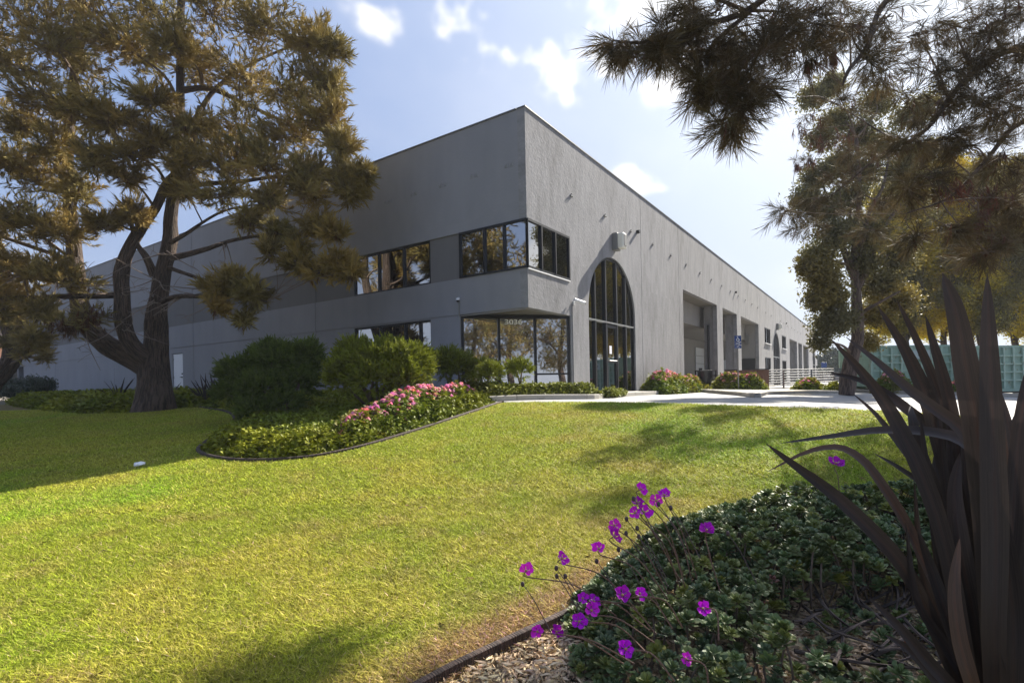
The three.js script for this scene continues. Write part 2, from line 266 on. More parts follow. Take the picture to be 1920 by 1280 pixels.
{
  // the ground: one sheet out to the horizon, fine near the place, coarse beyond
  const xs = [], ds = []; for (let x = -40; x <= 60; x += 1) xs.push(x); for (const k of [70, 90, 130, 200, 320, 600, 1200]) { xs.push(k); xs.unshift(-k + 20); }
  for (let d = -20; d <= 95; d += 1) ds.push(d); for (const k of [110, 140, 200, 320, 600, 1200]) { ds.push(k); ds.unshift(-k + 60); }
  const pos = [], uv = [], idx = []; for (const d of ds) for (const x of xs) { pos.push(x, H(x, d) - .09, -d); uv.push(x, d); }
  const n = xs.length; for (let j = 0; j < ds.length - 1; j++) for (let i = 0; i < n - 1; i++) { const a = j * n + i; idx.push(a, a + 1, a + n, a + n, a + 1, a + n + 1); }
  const g = new THREE.BufferGeometry(); g.setAttribute('position', new THREE.Float32BufferAttribute(pos, 3)); g.setAttribute('uv', new THREE.Float32BufferAttribute(uv, 2)); g.setIndex(idx); g.computeVertexNormals();
  solo('ground', [g], M.field, null, null, 'structure');
}
const lawnPoly = [...roadEdge, ...bedEdge, ...ivyEdge, [-26, 19], [-30, 10], [-30, -2.5], [6.5, -2.5]];
solo('lawn', [sheet(lawnPoly, .5, 0)], M.turf, null, null, 'structure');
const roadPoly = [[6.5, 2.2], ...roadEdge.slice(1), [-1.3, 12.6], [-.5, 13.6], [1.2, 14.5], [3.2, 16.6], [6, 21], [11, 28], [18, 30], [60, 33], [60, -6], [6.5, -6]];
solo('road', [sheet(roadPoly, .5, 0)], M.road, null, null, 'structure');
// the street behind the camera, seen in the glass
solo('street', [sheet([[-50, -6], [6.5, -6], [60, -6], [60, -13], [-50, -13]], 1, 0)], M.road, null, null, 'structure');

// building frame: corner, and the two facade directions
const AZ = 34.37 * PI / 180, CA = cos(AZ), SA = sin(AZ), C0 = [.468, 13.82];
const fac = (t, out = 0) => [C0[0] + t * SA + out * CA, C0[1] + t * CA - out * SA];       // right facade, metres out from it
const facL = (t, out = 0) => [C0[0] - t * CA - out * SA, C0[1] + t * SA - out * CA];      // left facade

// kerb along the building front, in stones, and the paving behind it
const kerbLine = smooth([[-1.55, 12.45], ...[[905, 741, 12.6], [960, 740.5, 13], [1015, 740.5, 13.4], [1070, 741, 13.8], [1115, 741.5, 14.2], [1140, 738.5, 15.5], [1190, 735, 17.5], [1240, 733.5, 20], [1280, 731.5, 22.2], [1312, 729.5, 24]].map(([x, y, z]) => xd(at(x, y, z)))], .3);
{
  const k = new THREE.Group(); k.name = 'kerb'; scene.add(k); k.userData.kind = 'structure';
  const N = kerbLine.length, cuts = [0, 6, 13, 20, 27, 34, 41, N - 1];
  for (let i = 0; i < cuts.length - 1; i++) { const a = cuts[i], b = min(cuts[i + 1], N - 1); if (b - a < 1) continue; const seg = kerbLine.slice(a, b + 1).map((p) => [...p]); const f = .06; if (a) { seg[0] = [lerp(seg[0][0], seg[1][0], f), lerp(seg[0][1], seg[1][1], f)]; } part('kerb_stone', strip(seg, .16, .135, 0, .02), M.conc, k); }
}
const pave = [...kerbLine.map((p, i) => { const a = kerbLine[max(0, i - 1)], b = kerbLine[min(kerbLine.length - 1, i + 1)], l = hypot(b[0] - a[0], b[1] - a[1]); return [p[0] - (b[1] - a[1]) / l * .155, p[1] + (b[0] - a[0]) / l * .155]; }), fac(13.4, .02), fac(2.36, .02), facL(2.36, .02), facL(4.2, .02)];
solo('pavement', [sheet(pave, .5, .128)], M.conc, null, null, 'structure');
// raised corner by the parking sign, and the strip of planting across the drive
const island = [[1313, 729.5], [1330, 731], [1380, 734.5], [1421, 737.5], [1440, 734], [1500, 733], [1580, 732.5]].map(([x, y]) => xd(gnd(x, y, .13)));
const islandPoly = [...island, [16.5, 31], fac(36, .05), fac(13.4, .02)];
solo('pavement', [sheet(islandPoly, .5, .128)], M.conc, null, null, 'structure');
{ const k = new THREE.Group(); k.name = 'kerb_001'; used.kerb = 1; scene.add(k); k.userData.kind = 'structure'; const p = smooth(island, .5); for (let i = 0; i < p.length - 1; i += 6) part('kerb_stone', strip(p.slice(i, i + 7), .15, .135, 0, .02), M.conc, k); }
const farKerb = smooth([[1574, 734], [1620, 736.3], [1716, 739.5], [1811, 742], [1916, 745.5], [2060, 751], [2300, 762]].map(([x, y]) => xd(gnd(x, y))), .5);
{ const k = new THREE.Group(); k.name = 'kerb_002'; scene.add(k); k.userData.kind = 'structure'; for (let i = 0; i < farKerb.length - 1; i += 6) part('kerb_stone', strip(farKerb.slice(i, i + 7), .15, .15, 0, .02), M.conc, k); }
const farBed = [...farKerb.map(([x, d]) => [x - .02, d + .14]), [40, 25.6], [26, 26.6], [17, 28.4], [15.6, 27.5]];
solo('planting_bed', [sheet(farBed, .5, .12)], M.soil, null, null, 'structure');
solo('yard', [sheet([[16.5, 31], [16, 27.6], [17, 28.5], [26, 26.7], [60, 24], [90, 40], [90, 110], [60, 110], fac(86, .1), fac(36, .1)], 1, -.02)], M.road, null, null, 'structure');

// ------------------------------------------------------------------ the building
const TOP = 7.62, WT = 4.72, WS = 3.42, RV = 2.38, CH = 2.33, LEN = 86, LEFT = 45.8, TH = .24;
const bld = thing('warehouse_building', 'long two storey grey stucco warehouse with arched entrance and dark corner windows', 'building', V(C0[0], 0, -C0[1]));
bld.rotation.y = PI / 2 - AZ;
const toL = (g) => g.rotateY(-PI / 2);
const bpart = (name, g, m, parent = bld) => part(name, g, m, parent, false);
function plate(pts, holes, d, z0 = -d) { const s = new THREE.Shape(pts.map(([x, y]) => new THREE.Vector2(x, y))); for (const h of holes) s.holes.push(h.getPoints ? h : new THREE.Path(h.map(([x, y]) => new THREE.Vector2(x, y)))); return new THREE.ExtrudeGeometry(s, { depth: d, bevelEnabled: false, curveSegments: 40 }).translate(0, 0, z0); }
const rect = (a, b, c, d) => [[a, b], [c, b], [c, d], [a, d]];
const GAP = .015, B0 = -.6;
// arches: centre, half width, springing
const ARCH = [5.53, 43, LEN - 5.53], AR = 1.98, AY = 2.7;
const archNotch = (c) => { const o = [[c - AR, B0], [c - AR, AY]]; for (let i = 1; i < 48; i++) { const a = PI - i / 48 * PI; o.push([c + AR * cos(a), AY + AR * sin(a)]); } o.push([c + AR, AY], [c + AR, B0]); return o; };
const BAYS = [[13.7, 20.3], [21.7, 25.7], [27, 33.7]].flatMap(([a, b]) => [[a, b], [LEN - b, LEN - a]]).sort((a, b) => a[0] - b[0]);
const WIN2 = [[36.5, 39.45], [46.55, 49.5]];
const joints = [0, 8.26, 13.09, 21.0, 26.35, 34.4, 43 - 6.9, 43 + 6.9, 51.6, 59.65, 65, 72.9, 77.74, LEN];
{
  const js = [0, 8.26, 13.09, 21.0, 26.35, 34.4, 51.6, 59.65, 65, 72.9, 77.74, LEN];
  for (let i = 0; i < js.length - 1; i++) {
    const a = js[i] + (i ? GAP : 0), b = js[i + 1] - (i < js.length - 2 ? GAP : 0);
    let bottom = []; // lower outline from a to b
    const cuts = [...ARCH.map((c) => [c - AR, c + AR, archNotch(c)]), ...BAYS.map(([p, q]) => [p, q, [[p, B0], [p, WT], [q, WT], [q, B0]]])].filter(([p, q]) => q > a && p < b).sort((m, n) => m[0] - n[0]);
    let left = [[a, B0]], right = [[b, B0]];
    if (i === 0) left = [[0, WT], [CH, WT], [CH, WS], [0, WS], [0, RV], [CH, RV], [CH, B0]];
    if (i === js.length - 2) right = [[LEN - CH, B0], [LEN - CH, RV], [LEN, RV], [LEN, WS], [LEN - CH, WS], [LEN - CH, WT], [LEN, WT]];
    for (const [, , o] of cuts) bottom.push(...o.map(([x, y]) => [clamp(x, a, b), y]));
    if (cuts.length && cuts[0][0] < a) { left = []; bottom = bottom.slice(1); bottom[0] = [a, WT]; }
    if (cuts.length && cuts[cuts.length - 1][1] > b) { right = []; bottom = bottom.slice(0, -1); }
    const outline = [...left, ...bottom, ...right, [b, TOP], [a, TOP]];
    const holes = WIN2.filter(([p, q]) => p > a && q < b).flatMap(([p, q]) => [rect(p, WS, q, WT), rect(p, .1, q, RV - .15)]);
    bpart('wall_panel', [plate(outline, holes, TH)], M.wall);
    if (i) bpart('joint_sealant', [box(GAP * 2 + .02, js[i] > 13 && js[i] < 73 && (js[i] < 34 || js[i] > 52) ? TOP - WT - .02 : TOP, .1, js[i], js[i] > 13 && js[i] < 73 && (js[i] < 34 || js[i] > 52) ? (TOP + WT) / 2 : TOP / 2, -.12)], M.dark);
  }
  // left facade: lower panels below a recessed darker band, upper panels above
  const jl = [0, 9.03, 18.05, 27.05, 36.6, LEFT];
  for (let i = 0; i < 5; i++) {
    const a = (i ? jl[i] + GAP : TH), b = jl[i + 1] - (i < 4 ? GAP : 0), g = [];
    const X = (p) => p.map(([t, y]) => [-t, y]);
    g.push(plate(X(rect(a, WT, b, TOP)), [], TH));
    const sill = i === 0 ? rect(a, RV + .016, b, WS) : rect(a, RV + .016, b, WS);
    g.push(plate(X(sill), [], TH));
    const lo = i === 0 ? [[CH, B0], [CH, RV - .016], [b, RV - .016], [b, B0]] : i === 4 ? [[a, B0], [a, RV - .016], [LEFT - CH, RV - .016], [LEFT - CH, B0]] : rect(a, B0, b, RV - .016);
    const hl = i === 0 ? [X(rect(3.46, .75, 6.95, RV - .03))] : i === 2 ? [X(rect(19.1, B0 + .1, 20.1, 2.13))] : [];
    const lo2 = i === 2 ? lo : lo;
    g.push(plate(X(lo2), i === 2 ? [X(rect(19.1, -.1, 20.1, 2.13))] : hl, TH));
    g.push(box(b - (i ? a : CH) , .05, TH - .03, -((i ? a : CH) + b) / 2, RV, -TH / 2 - .012));
    bpart('wall_panel', toL(mergeGeometries(g.map(plain))), M.wallShaded);
    const s0 = i === 0 ? CH : a, bh = i === 0 ? [X(rect(3.46, WS + .001, 6.95, WT - .001))] : [];
    const bs = i === 0 ? [[CH, WS], [3.46, WS], [3.46, WT], [CH, WT]] : rect(s0, WS, i === 4 ? LEFT - CH : b, WT);
    bpart('wall_band', toL(plate(X(bs), [], TH - .06, -TH + .02)), M.band); if (i === 0) bpart('wall_band', toL(plate(X(rect(6.95, WS, b, WT)), [], TH - .06, -TH + .02)), M.band);
    if (i) bpart('joint_sealant', toL(box(GAP * 2 + .02, TOP, .1, -jl[i], TOP / 2, -.12)), M.dark);
  }
  // hidden sides, roof, floors, parapet capping
  bpart('rear_wall', [plate(rect(TH, B0, LEN, TOP - .02), [], TH, -LEFT - TH)], M.wallShaded);
  bpart('end_wall', [toL(plate(rect(TH, B0, LEFT, TOP - .02).map(([t, y]) => [-t, y]), [], TH, -LEN))], M.wallShaded);
  bpart('roof', [box(LEN - .5, .2, LEFT - .5, LEN / 2, 7.05, -LEFT / 2)], M.conc);
  bpart('floor_slab', [box(12.6, .1, 11.6, 6.8, -.1, -6.1), box(12.2, .25, 11, 6.5, 2.78, -5.9)], M.inner);
  bpart('inner_wall', [box(13, 7, .12, 6.6, 3.4, -12), box(.12, 7, 11.6, 12.9, 3.4, -6.1)], M.inner);
  const cap = [box(LEN + .03, .035, TH + .04, LEN / 2, TOP + .018, -TH / 2 + .005), box(TH + .04, .035, LEFT - TH, TH / 2 - .005, TOP + .018, -(LEFT + TH) / 2 - .02)];
  bpart('parapet_capping', cap, M.cap);
  // soffits of the cut corners
  for (const [x, s] of [[0, 1], [LEN, -1]]) { const g = plate([[TH * s + x, TH], [x + CH * s, TH], [x + s * TH, CH]], [], .03, 0).rotateX(-PI / 2).translate(0, RV + .03, 0); bpart('soffit', [g], M.soffit); }
  { const g = plate([[TH, -LEFT + CH], [TH, -LEFT + TH], [CH, -LEFT + TH]].map(([x, z]) => [x, -z]), [], .03, 0).rotateX(-PI / 2).translate(0, RV + .03, 0); bpart('soffit', [g], M.soffit); }
}
// windows: dark frame, one pane between each pair of mullions
function window_(x0, x1, y0, y1, mull, o = {}) {   // along local x at z = 0, facing +z; o.left turns it onto the left facade
  const fw = o.fw ?? .055, mw = o.mw ?? .05, dp = .09, zc = -(o.set ?? .05) - dp / 2, fr = [], T = (g) => (o.left ? toL(g) : o.turn ? o.turn(g) : g);
  const endL = o.openL ? .012 : fw, endR = o.openR ? .012 : fw;
  fr.push(box(x1 - x0, fw, dp, (x0 + x1) / 2, y1 - fw / 2, zc), box(x1 - x0, fw, dp, (x0 + x1) / 2, y0 + fw / 2, zc), box(endL, y1 - y0 - 2 * fw, dp, x0 + endL / 2, (y0 + y1) / 2, zc), box(endR, y1 - y0 - 2 * fw, dp, x1 - endR / 2, (y0 + y1) / 2, zc));
  const xs = [x0 + endL, ...mull, x1 - endR];
  for (const m of mull) fr.push(box(mw, y1 - y0 - 2 * fw, dp + .02, m, (y0 + y1) / 2, zc + .006));
  for (const [a, b, y] of o.rails ?? []) fr.push(box(b - a - mw, .05, dp - .01, (a + b) / 2, y, zc));
  const w = bpart('window', T(mergeGeometries(fr.map(plain))), M.frame);
  for (let i = 0; i < xs.length - 1; i++) { const a = xs[i] + (i ? mw / 2 : 0), b = xs[i + 1] - (i < xs.length - 2 ? mw / 2 : 0); const tilt = ((i * 37 % 7) - 3) * .0012; const g = new THREE.PlaneGeometry(b - a, y1 - y0 - 2 * fw).rotateY(tilt).rotateX(tilt * .7).translate((a + b) / 2, (y0 + y1) / 2, zc); part('pane', T(g), M.glass, w, false); }
  return w;
}
const neg = (l) => l.map((t) => -t).reverse();
window_(-2.3, -.02, WS, WT, neg([.73, 1.4]), { left: true, openR: true, fw: .06, set: -.025 });
window_(.02, CH, WS, WT, [.7, 1.46], { openL: true, fw: .06, set: -.025 });
window_(-6.95, -3.46, WS, WT, neg([4.6, 5.74]), { left: true });
window_(-6.95, -3.46, .75, RV - .03, neg([3.95, 4.6, 5.74]), { left: true });
bpart('window_sill', [box(CH - .02, .03, .03, CH / 2, WS - .018, .012)], M.sill);
// corner glazing across the cut corner
{
  const L = hypot(CH, CH) - .06, turn = (g) => g.rotateY(-PI / 4).translate(CH / 2 + .02, 0, -CH / 2 - .02);
  window_(-L / 2, L / 2, .06, RV - .01, [-.52, .56], { turn, fw: .08, mw: .07, set: -.02, rails: [[.56, L / 2, .66]] });
  const font = await new FontLoader().loadAsync('fonts/droid/droid_sans_bold.typeface.json');
  const t = new TextGeometry('3036', { font, size: .14, depth: .012, curveSegments: 6 }); t.computeBoundingBox(); t.scale(1.25, 1, 1).translate(-.36, 2.14, .0);
  bpart('house_number', turn(t.translate(0, -.02, .03)), M.sill);
}
// arched glazing
for (const [ai, c] of ARCH.entries()) {
  const r = AR - .01, fr = [], z = -.1, dp = .09, rim = new THREE.Shape(), hole = new THREE.Path(), r2 = r - .07;
  rim.moveTo(c - r, -.02); rim.lineTo(c - r, AY); rim.absarc(c, AY, r, PI, 0, true); rim.lineTo(c + r, -.02); rim.lineTo(c - r, -.02);
  hole.moveTo(c - r2, .04); hole.lineTo(c - r2, AY); hole.absarc(c, AY, r2, PI, 0, true); hole.lineTo(c + r2, .04); hole.lineTo(c - r2, .04); rim.holes.push(hole);
  fr.push(new THREE.ExtrudeGeometry(rim, { depth: dp, bevelEnabled: false, curveSegments: 48 }).translate(0, 0, z - dp / 2));
  const mu = [-1.4, -.56, .36, 1.17], top = (x) => AY + sqrt(r2 * r2 - x * x);
  for (const m of mu) fr.push(box(.1, top(m) - .03, dp + .03, c + m, (top(m) + .03) / 2, z + .005));
  const w = bpart('window', [mergeGeometries(fr.map(plain))], M.frame);
  const xs = [-r2, ...mu, r2];
  part('transom', [box(2 * r2, .055, .13, c, 2.42, z + .012)], M.metal, w, false);
  for (let i = 0; i < 5; i++) {
    const a = xs[i] + (i ? .05 : 0), b = xs[i + 1] - (i < 4 ? .05 : 0), tl = ((i * 5 % 7) - 3) * .0015;
    for (const lo of [1, 0]) {
      if (lo && i === 2) continue;
      const s = new THREE.Shape(); if (lo) { s.moveTo(c + a, .04); s.lineTo(c + b, .04); s.lineTo(c + b, 2.39); s.lineTo(c + a, 2.39); } else { s.moveTo(c + a, 2.45); s.lineTo(c + b, 2.45); for (let k = 0; k <= 12; k++) { const x = lerp(b, a, k / 12); s.lineTo(c + x, AY + sqrt(max(0, r2 * r2 - x * x))); } }
      const g = new THREE.ShapeGeometry(s).translate(-c - (a + b) / 2, 0, 0).rotateY(tl).translate(c + (a + b) / 2, 0, z); part('pane', g, M.glass, w, false);
    }
  }
  // glazed door leaf with a push bar
  const a = c - .5, b = c + .3, d = bpart('door', [box(.07, 2.3, .06, a + .035, 1.2, z + .02), box(.07, 2.3, .06, b - .035, 1.2, z + .02), box(b - a - .14, .09, .06, (a + b) / 2, 2.3, z + .02), box(b - a - .14, .16, .06, (a + b) / 2, .13, z + .02), box(b - a - .14, .045, .06, (a + b) / 2, 1.08, z + .02)], M.frame);
  part('pane', new THREE.PlaneGeometry(b - a - .14, .82).translate((a + b) / 2, .635, z + .012), M.glass, d, false);
  part('pane', new THREE.PlaneGeometry(b - a - .14, 1.14).translate((a + b) / 2, 1.68, z + .012), M.glass, d, false);
  part('push_bar', [bar(V(a + .08, 1.12, z + .09), V(b - .08, 1.12, z + .09), .014)], M.metal, d, false);
  if (!ai) part('notice', [box(.2, .28, .004, (a + b) / 2 - .05, 1.5, z + .018)], M.paper, d, false);
  // rough reveal edge
  bpart('reveal', [plate(rect(c - AR - .001, -.02, c + AR + .001, .02), [], .3, -.28)], M.conc);
  // floodlight over the arch
  const lt = bpart('wall_light', [rbox(.32, .6, .2, .03, c + .1, 5.25, .1)], M.galv);
  part('lens', [rbox(.32, .54, .24, .06, c + .1, 5.25, .31)], M.lamp, lt, false);
  part('lens_guard', [box(.24, .38, .02, c + .1, 5.25, .435)], M.galv, lt, false);
}
for (const [a, b] of WIN2) { window_(a, b, WS, WT, [lerp(a, b, .34), lerp(a, b, .67)], {}); window_(a, b, .1, RV - .15, [lerp(a, b, .34), lerp(a, b, .67)], {}); bpart('window_sill', [box(b - a, .05, .14, (a + b) / 2, WS - .03, .03)], M.sill); }
// loading recesses behind the openings
for (const s of [0, 1]) {
  const X = (t) => (s ? LEN - t : t), bx = (t0, t1, y0, y1, z0, z1) => box(abs(t1 - t0), y1 - y0, z1 - z0, (X(t0) + X(t1)) / 2, (y0 + y1) / 2, (z0 + z1) / 2);
  bpart('recess_wall', [bx(13.2, 34, B0, 5.2, -4.15, -4), bx(13.2, 13.45, B0, 4.9, -4, -.26), bx(33.75, 34, B0, 4.9, -4, -.26)], M.inner);
  bpart('recess_ceiling', [bx(13.46, 33.74, 4.73, 4.85, -3.99, -.26)], M.soffit);
  bpart('mezzanine', [bx(13.46, 33.74, 3.53, 4.72, -3.98, -1)], M.inner);
  bpart('recess_floor', [bx(13.46, 33.74, -.3, -.1, -3.98, 0)], M.conc);
  bpart('pier', [bx(20.35, 21.65, -.2, 4.72, -.75, -.26)], M.wall); bpart('pier', [bx(25.75, 26.95, -.2, 4.72, -.75, -.26)], M.wall);
  const d1 = bpart('loading_door', [bx(30.2, 32.5, -.1, 2.95, -3.97, -3.9)], M.white);
  part('panel_rib', [.5, 1.1, 1.7, 2.3].map((y) => bx(30.22, 32.48, y, y + .03, -3.9, -3.88)), M.galv, d1, false);
  bpart('post', [bx(33.3, 33.6, -.1, 3.5, -3.9, -3.6)], M.white);
  bpart('door', [bx(33.70, 33.74, -.1, 2.0, -2.95, -2.2)], M.white);
  bpart('opening', [bx(33.69, 33.745, -.1, 2.05, -1.45, -.3)], M.black);
  bpart('electrical_box', [bx(33.55, 33.745, 3.1, 3.9, -.95, -.7)], M.galv);
  bpart('black_upright', [bar(V(X(20.28), -.1, -.5), V(X(20.28), 3.6, -.5), .07, 10)], M.black);  // thin black upright at the edge of the first opening
}
// anchor plates with bolts, both facades
for (const t of [2.49, 4.89, 7.2, 9.57, 11.92, 14.28, 16.75, 19.1, 21.5, 23.9, 26.2, 28.6, 31, 33.4, 37.2, 40, 45.5, 48, 51, 54, 57, 60, 63]) { const p = bpart('anchor_plate', [box(.16, .02, .03, t, 5.98, .015)], M.galv); part('bolt', [bar(V(t - .05, 5.98, 0), V(t - .05, 5.98, .06), .018), bar(V(t + .05, 5.98, 0), V(t + .05, 5.98, .06), .018), bar(V(t, 6.04, 0), V(t, 6.04, .06), .018)], M.metal, p, false); }
for (const t of [.54, 1.72, 2.89, 4.06, 5.21, 6.4, 7.6, 8.7]) { const p = bpart('anchor_plate', toL(mergeGeometries([-.085, .085].map((o) => box(.11, .11, .012, -t + o, 6.23, .006)).map(plain))), M.wallShaded); part('bolt', toL(mergeGeometries([-.085, .085].map((o) => bar(V(-t + o, 6.23, 0), V(-t + o, 6.23, .035), .014)).map(plain))), M.galv, p, false); }
for (const t of [7.86, 25.3, 49.6]) bpart('scupper', [bar(V(t, 6.12, -.02), V(t, 6.12, .12), .07, 14)], M.black);
bpart('conduit', toL(mergeGeometries([box(.03, .42, .03, -2.34, 2.56, .018), box(2.2, .025, .025, -1.2, 2.352, -.02)].map(plain))), M.galv);
{ const d = bpart('dome_camera', toL(mergeGeometries([cyl(.05, .05, .06, -2.34, 2.8, .07, 14), box(.05, .06, .07, -2.34, 2.85, .035)].map(plain))), M.white); part('camera_dome', toL(new THREE.SphereGeometry(.045, 14, 10).translate(-2.34, 2.79, .07)), M.black, d, false);
  const e = bpart('bullet_camera', [box(.08, .1, .04, CH + .18, 2.78, .02), bar(V(CH + .18, 2.78, .03), V(CH + .22, 2.83, .14), .018, 8), bar(V(CH + .06, 2.86, .1), V(CH + .42, 2.78, .26), .05, 12)], M.white); part('camera_lens', [bar(V(CH + .42, 2.78, .26), V(CH + .44, 2.776, .27), .036, 12)], M.black, e, false);
  bpart('conduit', [box(.025, 2.6, .025, CH + .1, 1.42, .014)], M.wall);
  const f = bpart('bullet_camera', toL(mergeGeometries([box(.1, .12, .05, -(LEFT - CH + .1), 2.75, .03), bar(V(-(LEFT - CH + .1), 2.78, .05), V(-(LEFT - CH - .1), 2.7, .3), .05, 10)].map(plain))), M.white); }
// white steel door in the left facade
{
  const d = bpart('door', toL(box(.96, 2.2, .05, -19.6, 1.0, -.05)), M.white);
  part('door_handle', toL(mergeGeometries([cyl(.03, .03, .02, -19.2, 1.0, 0).rotateX(0), bar(V(-19.2, 1.0, -.03), V(-19.2, 1.0, .04), .025, 10), bar(V(-19.2, 1, .04), V(-19.33, 1, .04), .012, 8), bar(V(-19.2, 1.16, -.03), V(-19.2, 1.16, .01), .03, 10)].map(plain))), M.black, d, false);
  part('hinge', toL(mergeGeometries([.25, 1, 1.85].map((y) => box(.03, .12, .03, -20.06, y, -.02)).map(plain))), M.galv, d, false);
}

// ------------------------------------------------------------------ foliage pieces
const R = rng(77), rs = (a) => (R() - .5) * 2 * a, rdir = () => { let v; do v = V(rs(1), rs(1), rs(1)); while (v.lengthSq() > 1 || v.lengthSq() < .01); return v.normalize(); };
// a twig of needles along +y
function needleTuft(n, len, twig, w, droop, seed, o0 = 1.05, o1 = .35) {
  const r = rng(seed);
  return tri((put) => { for (let i = 0; i < n; i++) { const t = i / n, a = r() * 2 * PI, out = lerp(o0, o1, t) + (r() - .5) * .5, L = len * (.55 + .7 * r()), y0 = twig * t, dx = cos(a) * sin(out), dz = sin(a) * sin(out), dy = cos(out), px = -sin(a) * w / 2, pz = cos(a) * w / 2; const e = [dx * L, y0 + dy * L - droop * L * L * (0.5 + r()), dz * L], m = [dx * L * .55, y0 + dy * L * .6, dz * L * .55]; put([-px, y0, -pz], [px, y0, pz], [m[0] + px, m[1], m[2] + pz]); put([-px, y0, -pz], [m[0] + px, m[1], m[2] + pz], e); } });
}
// leaves scattered round a twig
function leafSpray(n, len, wid, rad, seed, flat = 0) {
  const r = rng(seed), u = () => r() * 2 - 1;
  return tri((put) => { for (let i = 0; i < n; i++) { const c = V(u() * rad, u() * rad * (1 - flat * .6), u() * rad), d = V(u(), u() * .8 - .25, u()).normalize(), up = V(u() * .9, 1.1, u() * .9).normalize(), s = V().crossVectors(d, up).normalize(), nn = V().crossVectors(s, d); const L = len * (.7 + .6 * r()), w = wid * (.7 + .6 * r()), a = c, m1 = c.clone().addScaledVector(d, L * .45).addScaledVector(s, w / 2).addScaledVector(nn, w * .14), m2 = c.clone().addScaledVector(d, L * .45).addScaledVector(s, -w / 2).addScaledVector(nn, w * .14), mid = c.clone().addScaledVector(d, L * .5), e = c.clone().addScaledVector(d, L).addScaledVector(nn, -L * .12); put(a.toArray(), m1.toArray(), mid.toArray()); put(m1.toArray(), e.toArray(), mid.toArray()); put(a.toArray(), mid.toArray(), m2.toArray()); put(m2.toArray(), mid.toArray(), e.toArray()); } });
}
// feathery upright plume
function plume(n, len, seed) {
  const r = rng(seed);
  return tri((put) => { for (let k = 0; k < 4; k++) { const ba = r() * 6.28, tilt = k ? .35 + .4 * r() : .1, L = len * (k ? .75 : 1), dir = V(cos(ba) * sin(tilt), cos(tilt), sin(ba) * sin(tilt)); for (let i = 0; i < n; i++) { const t = i / n, a = r() * 6.28, o = lerp(.9, .35, t), l = len * .26 * (1.1 - t * .6), d = V(cos(a) * sin(o), cos(o), sin(a) * sin(o)), p = dir.clone().multiplyScalar(L * t), s = V(-sin(a), 0, cos(a)).multiplyScalar(len * .05); const e = p.clone().addScaledVector(d, l).addScaledVector(dir, l * .3); put(p.clone().sub(s).toArray(), p.clone().add(s).toArray(), e.toArray()); } } });
}
const NEEDLE = [1, 2, 3].map((s) => needleTuft(20, .16, .24, .019, 0, s, .95, .3));
const NEEDLE_L = [4, 5, 6].map((s) => needleTuft(34, .25, .26, .0055, 0, s, .8, .3));
const NEEDLE_D = [7, 8].map((s) => needleTuft(14, .2, .08, .008, 0, s, .5, .15));
const GUM = [1, 2, 3].map((s) => leafSpray(16, .13, .055, .26, s + 20));
const GUMS = [1, 2].map((s) => leafSpray(16, .26, .11, .5, s + 25));
const IVY = [1, 2, 3].map((s) => leafSpray(12, .085, .07, .09, s + 30, .5));
const PEL = [1, 2].map((s) => leafSpray(12, .075, .075, .09, s + 40, .3));
const PLUME = [1, 2].map((s) => plume(11, .2, s + 50));
const HEDGE = [1, 2].map((s) => leafSpray(22, .07, .04, .14, s + 60));
const CONE = new THREE.SphereGeometry(.035, 6, 5).scale(1, 1.5, 1);
const spread = (variants, name, m, items, parent) => variants.map((g, k) => inst(name, g, m, items.filter((_, i) => i % variants.length === k), parent));
const vary = (c, a) => { const k = 1 + rs(a); return [c[0] * k * (1 + rs(a * .5)), c[1] * k, c[2] * k]; };

